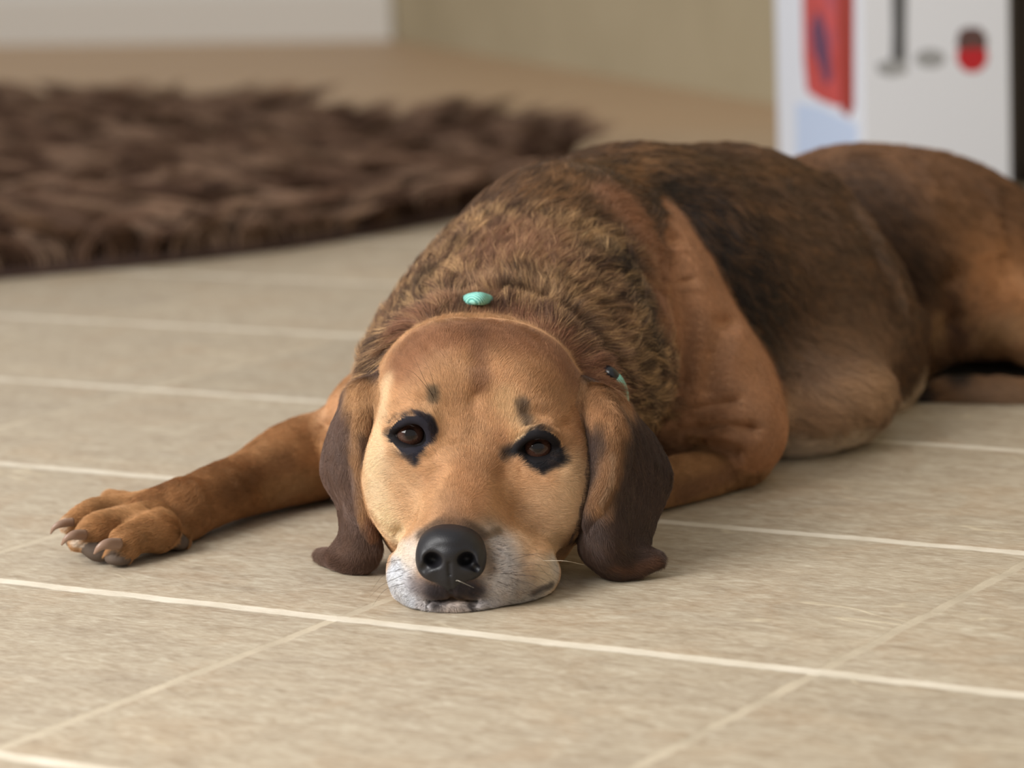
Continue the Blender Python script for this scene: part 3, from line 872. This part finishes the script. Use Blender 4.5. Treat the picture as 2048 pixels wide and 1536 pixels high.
eyeball(1076, 894, 2.0458, (-0.02, 0.02))

cm = new_mat('claw_horn', srgb(140, 112, 94), 0.4)
def claw(pts):
    P = [(W(a, b, Y), r*px2m(Y)) for a, b, Y, r in spline(pts, 5)]
    v = []; f = []; n = 12
    for i, (p, r) in enumerate(P):
        d = (P[min(i+1, len(P)-1)][0]-P[max(i-1, 0)][0]); d /= np.linalg.norm(d)
        a = np.cross(d, [0, 0, 1.0]); a /= np.linalg.norm(a); b = np.cross(a, d)
        for j in range(n):
            t = 2*math.pi*j/n; v.append(p + (a*math.cos(t)*0.7+b*math.sin(t))*r)
    for i in range(len(P)-1):
        for j in range(n): f.append((i*n+j, i*n+(j+1) % n, (i+1)*n+(j+1) % n, (i+1)*n+j))
    f.append(tuple(range(n-1, -1, -1))); f.append(tuple(range((len(P)-1)*n, len(P)*n)))
    return link_mesh('claw', v, f, cm, dog)
claw([(146, 1044, 2.165, 9), (122, 1048, 2.158, 8), (108, 1056, 2.156, 5), (101, 1068, 2.156, 1.5)])
claw([(170, 1070, 2.142, 11), (148, 1070, 2.133, 10), (132, 1078, 2.130, 6), (123, 1090, 2.131, 2)])
claw([(240, 1088, 2.128, 12), (214, 1088, 2.118, 11), (198, 1096, 2.115, 7), (188, 1108, 2.116, 2)])

# collar: a braided band, mostly sunk in the fur of the neck
teal = new_mat('teal_braid', srgb(120, 200, 186), 0.6); g = NT(teal)
tc = g.new('ShaderNodeTexCoord'); wv = g.new('ShaderNodeTexWave'); wv.inputs['Scale'].default_value = 260; wv.inputs['Distortion'].default_value = 1.0
wv.bands_direction = 'DIAGONAL'; g.link(tc.outputs['Object'], wv.inputs['Vector'])
g.link(g.ramp(wv.outputs[0], [(0.2, srgb(92, 168, 156)), (0.7, srgb(158, 224, 208))]), g.b.inputs['Base Color'])
bp = g.new('ShaderNodeBump'); bp.inputs['Strength'].default_value = 0.6; bp.inputs['Distance'].default_value = 0.0006
g.link(wv.outputs[0], bp.inputs['Height']); g.link(bp.outputs[0], g.b.inputs['Normal'])
cblk = new_mat('black_buckle', srgb(20, 20, 24), 0.25)
def tube(name, pts, mat, parent, n=12, m=8, flat=1.0, closed=False):
    P = spline(pts, m); v = []; f = []
    Q3 = [(W(a, b, Y), r*px2m(Y)) for a, b, Y, r in P]
    for i, (p, r) in enumerate(Q3):
        d = (Q3[min(i+1, len(Q3)-1)][0]-Q3[max(i-1, 0)][0]); d /= np.linalg.norm(d)
        a = np.cross(d, DC); a /= np.linalg.norm(a); b = np.cross(a, d)
        for j in range(n):
            t = 2*math.pi*j/n; v.append(p + (a*math.cos(t)+b*math.sin(t)*flat)*r)
    for i in range(len(Q3)-1):
        for j in range(n): f.append((i*n+j, i*n+(j+1) % n, (i+1)*n+(j+1) % n, (i+1)*n+j))
    f.append(tuple(range(n-1, -1, -1))); f.append(tuple(range((len(Q3)-1)*n, len(Q3)*n)))
    return link_mesh(name, v, f, mat, parent)
collar = tube('collar', [(700, 900, 2.25, 13), (735, 790, 2.22, 13), (790, 700, 2.215, 13), (880, 626, 2.21, 13), (930, 603, 2.184, 13), (957, 597, 2.166, 13), (985, 605, 2.186, 13),
                         (1070, 635, 2.20, 13), (1150, 690, 2.20, 13), (1192, 728, 2.17, 13), (1220, 748, 2.150, 13), (1238, 768, 2.150, 13), (1245, 800, 2.16, 13), (1240, 880, 2.19, 13)], teal, dog)
tag(collar, 'teal braided collar sunk in the neck fur')
bk = tube('buckle', [(1210, 738, 2.154, 12), (1221, 748, 2.147, 14), (1230, 757, 2.149, 13)], cblk, collar)
tag(bk, 'black collar buckle')

# ------------------------------------------------------------------ fur
rng = np.random.default_rng(11)
COMBS = []
def comb(pts, regs=None):
    P = [surf(x, y, regs) for x, y in pts]
    for a, b in zip(P[:-1], P[1:]):
        d = b-a; L = np.linalg.norm(d); 
        if L < 1e-5: continue
        for t in (0.15, 0.5, 0.85): COMBS.append((a+d*t, d/L, regs))
HD = ['head', 'lid']
for p in [[(905, 1045), (940, 950), (948, 880)], [(948, 870), (952, 760), (958, 650)], [(900, 860), (870, 780), (820, 690)], [(1000, 860), (1030, 780), (1090, 690)],
          [(870, 940), (800, 960), (742, 980)], [(860, 1020), (800, 1050), (770, 1080)], [(830, 920), (770, 930)], [(1000, 960), (1090, 980), (1170, 1000)], [(980, 1030), (1050, 1060), (1130, 1080)],
          [(1060, 935), (1140, 940)], [(1120, 860), (1170, 820)], [(1090, 850), (1140, 760)], [(785, 840), (750, 790)], [(810, 820), (780, 740)],
          [(850, 1150), (800, 1165)], [(840, 1110), (795, 1130)], [(850, 1190), (820, 1220)], [(900, 1195), (900, 1225)], [(960, 1130), (1020, 1140), (1090, 1150)],
          [(960, 1180), (1010, 1200), (1050, 1200)], [(1000, 1080), (1060, 1100)], [(880, 900), (850, 830)], [(1020, 880), (1060, 840)], [(830, 1060), (800, 1090)], [(970, 1000), (1010, 1040)]]: comb(p, HD)
for p in [[(1200, 780), (1230, 880), (1200, 1000)], [(1280, 900), (1290, 960), (1250, 1060)], [(1200, 1040), (1230, 1110), (1290, 1125)], [(1320, 950), (1280, 1060)]]: comb(p, ['ear_right'])
for p in [[(720, 790), (715, 880), (735, 1020)], [(680, 880), (670, 960), (700, 1050)], [(715, 1080), (700, 1125), (650, 1120)], [(745, 1060), (740, 1110)]]: comb(p, ['ear_left'])
for p in [[(960, 625), (985, 540), (1020, 440)], [(880, 640), (850, 580), (870, 540)], [(800, 690), (760, 690)], [(1060, 630), (1120, 540), (1180, 460)], [(1140, 690), (1230, 640), (1300, 600)],
          [(1190, 760), (1260, 760), (1325, 770)], [(1230, 820), (1280, 850), (1300, 900)], [(1100, 640), (1200, 590)], [(760, 740), (730, 760)], [(920, 600), (920, 540)]]: comb(p, ['neck'])
for p in [[(1020, 430), (1100, 380), (1200, 330)], [(1150, 430), (1250, 400), (1350, 380)], [(1350, 420), (1480, 500), (1560, 560)], [(1400, 340), (1600, 380), (1700, 430)], [(1450, 620), (1560, 700), (1640, 760)],
          [(1600, 560), (1700, 640), (1780, 720)], [(1580, 820), (1680, 850), (1740, 860)], [(1560, 900), (1620, 905)]]: comb(p, ['torso'])
for p in [[(1700, 330), (1850, 400), (1960, 480)], [(1850, 560), (1900, 640), (1960, 680)], [(1980, 500), (2040, 600)]]: comb(p, ['rump'])
for p in [[(2040, 640), (1960, 690)], [(2040, 780), (1900, 790)]]: comb(p, ['hindleg'])
for p in [[(1290, 470), (1340, 600), (1370, 740)], [(1400, 600), (1450, 720), (1500, 850)], [(1370, 760), (1420, 840)], [(1530, 820), (1540, 900)], [(1340, 860), (1420, 860)]]: comb(p, ['shoulder'])
for p in [[(1490, 920), (1400, 945), (1320, 965)]]: comb(p, ['arm_right'])
for p in [[(700, 780), (660, 860)], [(640, 870), (540, 910), (440, 960), (340, 1010)], [(640, 960), (540, 990), (430, 1030)]]: comb(p, ['arm_left'])
for p in [[(330, 1020), (240, 1010), (150, 1040)], [(330, 1050), (240, 1050), (180, 1080)], [(340, 1080), (280, 1085), (240, 1105)]]: comb(p, ['paw'])

FDIR = np.zeros_like(V)
for ri, rn in enumerate(RN):
    m = np.where(REGV == ri)[0]
    cs = [c for c in COMBS if c[2] is None or rn in c[2]]
    if not cs: cs = COMBS
    acc = np.zeros((len(m), 3))
    for p, d, _ in cs:
        w = 1.0/(((V[m]-p)**2).sum(1)+4e-5)**2
        acc += w[:, None]*d
    FDIR[m] = acc
FDIR -= (FDIR*VN).sum(1)[:, None]*VN
FDIR /= np.linalg.norm(FDIR, axis=1)[:, None]+1e-12

def snoise(P, f, seed):
    r = np.random.default_rng(seed); o = np.zeros(len(P))
    for i in range(7):
        d = r.normal(size=3); d /= np.linalg.norm(d)
        o += np.sin(P@d*f*r.uniform(.6, 1.8) + r.uniform(0, 6.28))
    return o/2.6
#            length mm, lift, density per mm2, radius mm, clump
FP = dict(head=(5.2, .26, 12.0, .060, .22), lid=(1.0, .1, 0, .06, 0), ear_left=(6.5, .26, 8.0, .07, .3), ear_right=(6.5, .26, 8.0, .07, .3), neck=(18, .34, 3.6, .10, .9),
          torso=(17, .24, 1.6, .15, .55), rump=(16, .24, 1.3, .17, .4), hindleg=(13, .24, 1.0, .17, .3), shoulder=(4.5, .20, 6.5, .08, .2), arm_right=(5.5, .22, 5, .09, .25),
          arm_left=(6, .22, 4.5, .095, .25), paw=(5.5, .28, 5.0, .10, .2), pad=(1, 0, 0, .1, 0))
FA = np.array([FP[n] for n in RN])[REGV]
DENS_GAIN = 1.0
# muzzle hairs are shorter
pm = surf(902, 1110, HD)
dm = np.linalg.norm(V-pm, axis=1)
ish = reg_mask('head')
FA[ish, 0] *= np.clip(0.45+dm[ish]/0.09*0.55, 0.45, 1)
dark = COAT.sum(1) < 150
FA[ish & dark, 0] *= 0.45
for q in ((800, 680), (880, 655), (960, 648), (1050, 660), (1130, 700)):
    dq = np.linalg.norm(V-surf(q[0], q[1], HD), axis=1)
    FA[ish, 0] *= 1+.35*np.exp(-(dq[ish]/.016)**2)
# longer at the belly line and back of the ruff
tri = np.concatenate([Q[:, [0, 1, 2]], Q[:, [0, 2, 3]]])
A = V[tri[:, 0]]; Bv = V[tri[:, 1]]; Cv = V[tri[:, 2]]
area = 0.5*np.linalg.norm(np.cross(Bv-A, Cv-A), axis=1)*1e6
den = FA[tri, 2].mean(1)
fc = FACING[tri].mean(1)
den *= np.where(fc > -0.15, 1.0, 0.2)
px_t = PXX[tri[:, 0]]
den *= np.where(px_t > 2120, 0.12, 1.0)
den *= np.where(V[tri[:, 0], 2] < 0.0015, 0, 1)
cnt = area*den*DENS_GAIN
num = np.floor(cnt + rng.random(len(cnt))).astype(int)
T = np.repeat(np.arange(len(tri)), num)
N = len(T); print('strands', N)
u, w = rng.random(N), rng.random(N)
fl_ = u+w > 1; u[fl_] = 1-u[fl_]; w[fl_] = 1-w[fl_]
bc = np.stack([1-u-w, u, w], 1)
def interp(X): return (X[tri[T]]*(bc[..., None] if X.ndim == 2 else bc)).sum(1)
P0 = interp(V); NR = interp(VN); NR /= np.linalg.norm(NR, axis=1)[:, None]
D = interp(FDIR); Lm = interp(FA[:, 0]); LF = interp(FA[:, 1]); RD = interp(FA[:, 3]); CL = interp(FA[:, 4])
COLR = interp(LIN); MT = interp(MOTT)
# combing noise: broad waves plus a little per hair
bt = np.cross(NR, D)
sw = (snoise(P0, 90, 1)*.25 + snoise(P0, 420, 2)*.35*(.3+CL)) + rng.normal(size=N)*.10
D = D + bt*sw[:, None]; D -= (D*NR).sum(1)[:, None]*NR*1.0
D /= np.linalg.norm(D, axis=1)[:, None]+1e-9
L = Lm/1000*rng.uniform(.65, 1.2, N)
lift = LF*(1 + .6*snoise(P0, 300, 5)*CL + rng.normal(size=N)*.35)
lift = np.clip(lift, .10, .8)
K = 5
S = np.linspace(0, 1, K)
curl = snoise(P0, 500, 7)*.18*(.4+CL)
PT = np.zeros((N, K, 3), np.float32)
for i, s in enumerate(S):
    up = lift*(s - .55*s*s)
    PT[:, i] = P0 - NR*0.0001 + (D*s + NR*up[:, None] + bt*(curl*s*s)[:, None])*L[:, None]
PT[..., 2] = np.maximum(PT[..., 2], 0.0005)
# colour per hair
cl = snoise(P0, 260, 9)*.35 + snoise(P0, 620, 10)*.5 + snoise(P0, 1500, 13)*.45 + rng.normal(size=N)*.5
def lin(c): return np.array(srgb(*c))
darkc, gold = lin((36, 28, 24)), lin((226, 184, 132))
GT = interp(np.where(reg_mask('neck')[:, None], gold, lin((156, 112, 74))))
wd = np.clip(-cl*1.6-.1, 0, 1)*MT; wg = np.clip(cl*1.6-.45, 0, 1)*MT
HC = COLR*(1-wd-wg)[:, None].clip(0) + darkc*wd[:, None] + GT*wg[:, None]
HC *= (1 + rng.normal(size=N)*.15 + snoise(P0, 160, 12)*.06)[:, None].clip(.4, 1.8)
# pepper on the grey muzzle
grey = (np.abs(COLR[:, 0]-COLR[:, 2]) < .16) & (COLR.mean(1) > .3)
pk = grey & (rng.random(N) < .09+.10*(snoise(P0, 900, 21) > .5))
HC[pk] = lin((74, 66, 66))
HC = np.clip(HC, 0.003, 0.95)

def hair_object(name, pts, radius, color, mat, parent, taper=True):
    n, k = pts.shape[:2]
    hc = bpy.data.hair_curves.new(name)
    hc.add_curves([k]*n)
    hc.attributes['position'].data.foreach_set('vector', np.ascontiguousarray(pts, np.float32).ravel())
    ra = hc.attributes.get('radius') or hc.attributes.new('radius', 'FLOAT', 'POINT')
    tp = np.array([1.0, .95, .8, .55, .12]) if k == 5 else np.linspace(1, .12, k)
    ra.data.foreach_set('value', (np.asarray(radius)[:, None]*tp[None]).astype(np.float32).ravel())
    ca_ = hc.attributes.new('coat', 'FLOAT_COLOR', 'CURVE')
    ca_.data.foreach_set('color', np.c_[color, np.ones(n)].astype(np.float32).ravel())
    hc.materials.append(mat)
    o = bpy.data.objects.new(name, hc); COL.objects.link(o)
    if parent: o.parent = parent
    return o
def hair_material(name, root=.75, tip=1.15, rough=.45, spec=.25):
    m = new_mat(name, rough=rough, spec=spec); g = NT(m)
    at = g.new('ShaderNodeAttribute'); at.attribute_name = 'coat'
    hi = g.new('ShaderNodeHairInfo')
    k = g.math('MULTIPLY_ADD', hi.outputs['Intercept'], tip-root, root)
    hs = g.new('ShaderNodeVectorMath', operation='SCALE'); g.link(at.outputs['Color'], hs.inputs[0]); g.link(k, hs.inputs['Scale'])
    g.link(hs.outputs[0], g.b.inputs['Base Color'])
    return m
fur_m = hair_material('dog_fur')
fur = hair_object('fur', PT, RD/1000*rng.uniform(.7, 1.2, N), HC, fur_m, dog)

# whiskers
WP = []; WC = []
def whisker(a, b, c, Y, dY, col, regs=HD):
    p0 = surf(a[0], a[1], regs); y = p0[1]
    pts = spline([p0, W(b[0], b[1], y+Y), W(c[0], c[1], y+dY)], 4)
    idx = np.linspace(0, len(pts)-1, 7).round().astype(int)
    P = pts[idx]; P[:, 2] = np.maximum(P[:, 2], .001)
    WP.append(P); WC.append(srgb(*col))
for a, b, c in [((1020, 1100), (1075, 1112), (1118, 1150)), ((1030, 1110), (1080, 1108), (1130, 1132)), ((1020, 1125), (1070, 1128), (1112, 1170)), ((1030, 1142), (1080, 1142), (1140, 1178)),
                ((1015, 1150), (1070, 1155), (1105, 1185)), ((1030, 1160), (1070, 1172), (1090, 1190)), ((1000, 1170), (1050, 1185), (1075, 1205)), ((1040, 1125), (1090, 1132), (1145, 1165)),
                ((1040, 1152), (1075, 1154), (1110, 1172)), ((800, 1130), (768, 1150), (740, 1185)), ((795, 1150), (765, 1170), (738, 1195)), ((800, 1170), (770, 1180), (745, 1212)), ((795, 1110), (765, 1130), (748, 1160)),
                ((868, 780), (830, 748), (800, 735)), ((866, 785), (840, 740), (828, 712)), ((870, 776), (862, 748), (850, 722)), ((1048, 826), (1062, 800), (1080, 780))]:
    whisker(a, b, c, -.012, -.004, (58, 44, 38))
whisker((905, 1172), (918, 1162), (948, 1176), -.016, -.012, (230, 220, 205))
whisker((1095, 1120), (1130, 1122), (1170, 1130), -.006, .0, (220, 205, 180))
WPa = np.array(WP)
whk = hair_object('whiskers', WPa, np.full(len(WPa), .00015), np.array(WC), fur_m, dog)

# ------------------------------------------------------------------ shaggy rug
def PZ(px, py, z):
    d = ray(px, py); return d*((z-CAM_H)/d[2]) + np.array([0, 0, CAM_H])
near = [(-330, 600), (0, 560), (300, 532), (600, 496), (850, 452), (975, 424), (1080, 385), (1135, 345)]
far = [(1150, 305), (1110, 270), (960, 246), (700, 238), (500, 218), (200, 205), (0, 200), (-330, 196)]
poly = [FL(*p)[:2] for p in near] + [PZ(a, b, .03)[:2] for a, b in far]
poly = spline([list(p)+[0] for p in poly+[poly[0]]], 4)[:-1, :2]
rug_m = new_mat('rug_backing', srgb(58, 40, 33), 0.9)
n = len(poly)
cen = poly.mean(0)
ins = cen + (poly-cen)*0.985
rv = [(p[0], p[1], 0.0005) for p in poly] + [(p[0], p[1], 0.010) for p in poly] + [(p[0], p[1], 0.014) for p in ins]
rf = [tuple(reversed(range(n)))] + [(i, (i+1) % n, n+(i+1) % n, n+i) for i in range(n)] + [(n+i, n+(i+1) % n, 2*n+(i+1) % n, 2*n+i) for i in range(n)] + [tuple(range(2*n, 3*n))]
rug = link_mesh('rug', rv, rf, rug_m, smooth=False)
tag(rug, 'dark brown shaggy long pile rug on the tiles behind the dog', 'rug')
r2 = np.random.default_rng(5)
lo, hi = poly.min(0), poly.max(0)
NT_ = 80000
cand = lo + (hi-lo)*r2.random((NT_*2, 2))
def inside(P, poly):
    c = np.zeros(len(P), bool); x, y = P.T
    for i in range(len(poly)):
        (x1, y1), (x2, y2) = poly[i], poly[i-1]
        hit = ((y1 > y) != (y2 > y)) & (x < (x2-x1)*(y-y1)/(y2-y1+1e-12)+x1)
        c ^= hit
    return c
cand = cand[inside(cand, poly)]
cand = cand[cand[:, 0] > -1.75][:NT_]
m_ = len(cand); B3 = np.c_[cand, np.full(m_, .012)]
# tufts: pulled to the nearest of many clump centres, each leaning its own way
gx = np.floor(cand/0.036).astype(int)
key = (gx[:, 0]*73856093 ^ gx[:, 1]*19349663) & 0xffff
tr = np.random.default_rng(8).random((65536, 5))[key]
ccen = (gx+0.15+0.7*tr[:, :2])*0.036
ang = 2*math.pi*tr[:, 2]*0.6 + 2.2 + snoise(B3, 9, 3)*1.4
lean = np.c_[np.cos(ang), np.sin(ang)]
Lr = .092*(0.6+.7*tr[:, 3])*r2.uniform(.75, 1.2, m_)
kk = 6; RP = np.zeros((m_, kk, 3), np.float32)
for i, s in enumerate(np.linspace(0, 1, kk)):
    pull = (ccen-cand)*0.40*s
    horiz = lean*(Lr*0.75*s*s)[:, None] + r2.normal(size=(m_, 2))*.002*s
    RP[:, i, :2] = cand + pull + horiz
    RP[:, i, 2] = .010 + Lr*(s*0.9-0.42*s*s)
rc = np.where((tr[:, 4] > .6)[:, None], np.array(srgb(146, 118, 98)), np.where((tr[:, 4] > .25)[:, None], np.array(srgb(114, 88, 72)), np.array(srgb(82, 60, 48))))
rc = rc*(1+r2.normal(size=m_)*.2)[:, None].clip(.4, 1.7)
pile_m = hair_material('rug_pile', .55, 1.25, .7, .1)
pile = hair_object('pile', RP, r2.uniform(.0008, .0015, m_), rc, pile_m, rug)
pile['kind'] = 'stuff'

# ------------------------------------------------------------------ white carton
cart_m = new_mat('white_card', srgb(224, 228, 238), 0.45)
C0 = np.array([FL(1722, 405)[0], 4.11]); C1 = FL(2022, 391)[:2]
fdir = C1-C0; BW = np.linalg.norm(fdir); fdir /= BW
sdir = np.array([-fdir[1], fdir[0]])
BD, BH = .28, .46
v = []
for z in (0.0008, BH):
    for p in (C0, C1, C1+sdir*BD, C0+sdir*BD): v.append((p[0], p[1], z))
boxo = link_mesh('carton', v, [(3, 2, 1, 0), (4, 5, 6, 7), (0, 1, 5, 4), (1, 2, 6, 5), (2, 3, 7, 6), (3, 0, 4, 7)], cart_m, smooth=False)
bv = boxo.modifiers.new('bevel', 'BEVEL'); bv.width = .0015; bv.segments = 2
tag(boxo, 'tall white cardboard carton with a red picture panel and grey print behind the dog', 'box')
print('carton', C0, C1, BW)
fn3 = np.array([fdir[1], -fdir[0], 0.0]); f3 = np.array([fdir[0], fdir[1], 0.0]); s3 = np.array([sdir[0], sdir[1], 0.0])
def on_face(px, py, side):
    """the place on the front (or left) face of the carton seen through a pixel"""
    nrm = -f3 if side else fn3
    o = np.array([C0[0], C0[1], 0.0]); d = ray(px, py); cp = np.array([0, 0, CAM_H])
    t = ((o-cp)@nrm)/(d@nrm)
    return cp + d*t + nrm*0.0004
def printed(name, pts, mat, side=False, lift=0.0, label=None):
    P = [on_face(a, b, side) for a, b in pts]
    nrm = (-f3 if side else fn3)
    a = [tuple(p+nrm*lift) for p in P]; b = [tuple(p-nrm*0.0006) for p in P]; k = len(P)
    f = [tuple(range(k)), tuple(reversed(range(k, 2*k)))] + [(i, k+i, k+(i+1) % k, (i+1) % k) for i in range(k)]
    o = link_mesh(name, a+b, f, mat, boxo, smooth=False)
    if label: o['label'] = label
    return o
def ink(name, col, rough=.45): return new_mat(name, srgb(*col), rough)
red = ink('red_ink', (190, 74, 66)); g = NT(red)
tc = g.new('ShaderNodeTexCoord'); nz = g.noise(tc.outputs['Object'], 18, 3, .5, .5)
g.link(g.ramp(nz, [(0.35, srgb(186, 70, 64)), (0.55, srgb(206, 84, 84)), (0.7, srgb(160, 84, 104))]), g.b.inputs['Base Color'])
printed('picture_panel', [(1605, -240), (1705, -240), (1706, 180), (1700, 212), (1672, 212), (1640, 200), (1614, 182), (1608, 120), (1606, 0)], red, True, .0002, 'red picture panel on the side')
printed('picture_shade', [(1672, -240), (1708, -240), (1708, 214), (1698, 234), (1684, 222), (1680, 160), (1676, 60)], ink('dark_red_ink', (160, 52, 42)), True, .0004)
printed('picture_figure', [(1622, 60), (1634, 20), (1648, 40), (1660, 90), (1664, 160), (1652, 170), (1640, 130), (1626, 100)], ink('plum_ink', (104, 62, 92)), True, .0006)
printed('pale_band', [(1592, 205), (1640, 214), (1715, 250), (1716, 420), (1594, 420)], ink('pale_blue_ink', (196, 212, 240)), True, .0002, 'pale blue lower band')
grey = ink('grey_ink', (96, 98, 102)); lg = ink('light_grey_ink', (158, 160, 164))
printed('printed_column', [(1778, -240), (1818, -240), (1812, 60), (1812, 138), (1782, 140), (1784, 60)], grey, False, .0002, 'dark grey printed column')
printed('printed_foot', [(1752, 128), (1778, 118), (1812, 122), (1814, 146), (1780, 154), (1756, 146)], lg, False, .0004)
def disc(cx, cy, rx, ry, n=28, a0=0): return [(cx+rx*math.cos(2*math.pi*i/n), cy+ry*math.sin(2*math.pi*i/n)) for i in range(n)]
printed('printed_oval', disc(1860, 117, 30, 19), lg, False, .0002)
printed('printed_fruit', disc(1944, 112, 31, 33), ink('crimson_ink', (186, 30, 44)), False, .0002, 'round red printed fruit')
printed('printed_leaf', [(1912, 92), (1918, 62), (1936, 54), (1960, 56), (1972, 72), (1974, 92), (1958, 100), (1944, 92), (1930, 102)], ink('dark_leaf_ink', (92, 66, 66)), False, .0004)

# ------------------------------------------------------------------ dark cabinet against the wall, at the right edge
wood = new_mat('dark_wood', srgb(40, 28, 18), 0.5); g = NT(wood)
tc = g.new('ShaderNodeTexCoord'); mp = g.new('ShaderNodeMapping'); mp.inputs['Scale'].default_value = (30, 30, 2); g.link(tc.outputs['Object'], mp.inputs[0])
g.link(g.ramp(g.noise(mp.outputs[0], 2, 5, .6, .6), [(0.3, srgb(32, 22, 14)), (0.7, srgb(52, 37, 25))]), g.b.inputs['Base Color'])
cp0 = FL(2037, 372)[:2]
cab = bpy.data.objects.new('cabinet', None); COL.objects.link(cab)
cab.location = (cp0[0], cp0[1], 0.0005)
def rel_box(name, x0, x1, y0, y1, z0, z1, parent, bevel=.003): return box_mesh(name, x0, x1, y0, y1, z0, z1, wood, parent, bevel)
rel_box('body', 0.0, .14, 0.02, .20, 0, .80, cab)
dr = rel_box('door', .004, .136, 0, .0195, .02, .78, cab)
hm = new_mat('brass', srgb(160, 130, 80), .3); hm.node_tree.nodes['Principled BSDF'].inputs['Metallic'].default_value = 1
box_mesh('handle', .115, .125, -.02, 0, .40, .50, hm, dr, .003)
rel_box('top', -.0, .145, -.01, .205, .8, .825, cab)
tag(cab, 'dark wooden cabinet standing at the right edge beside the white carton', 'cabinet')
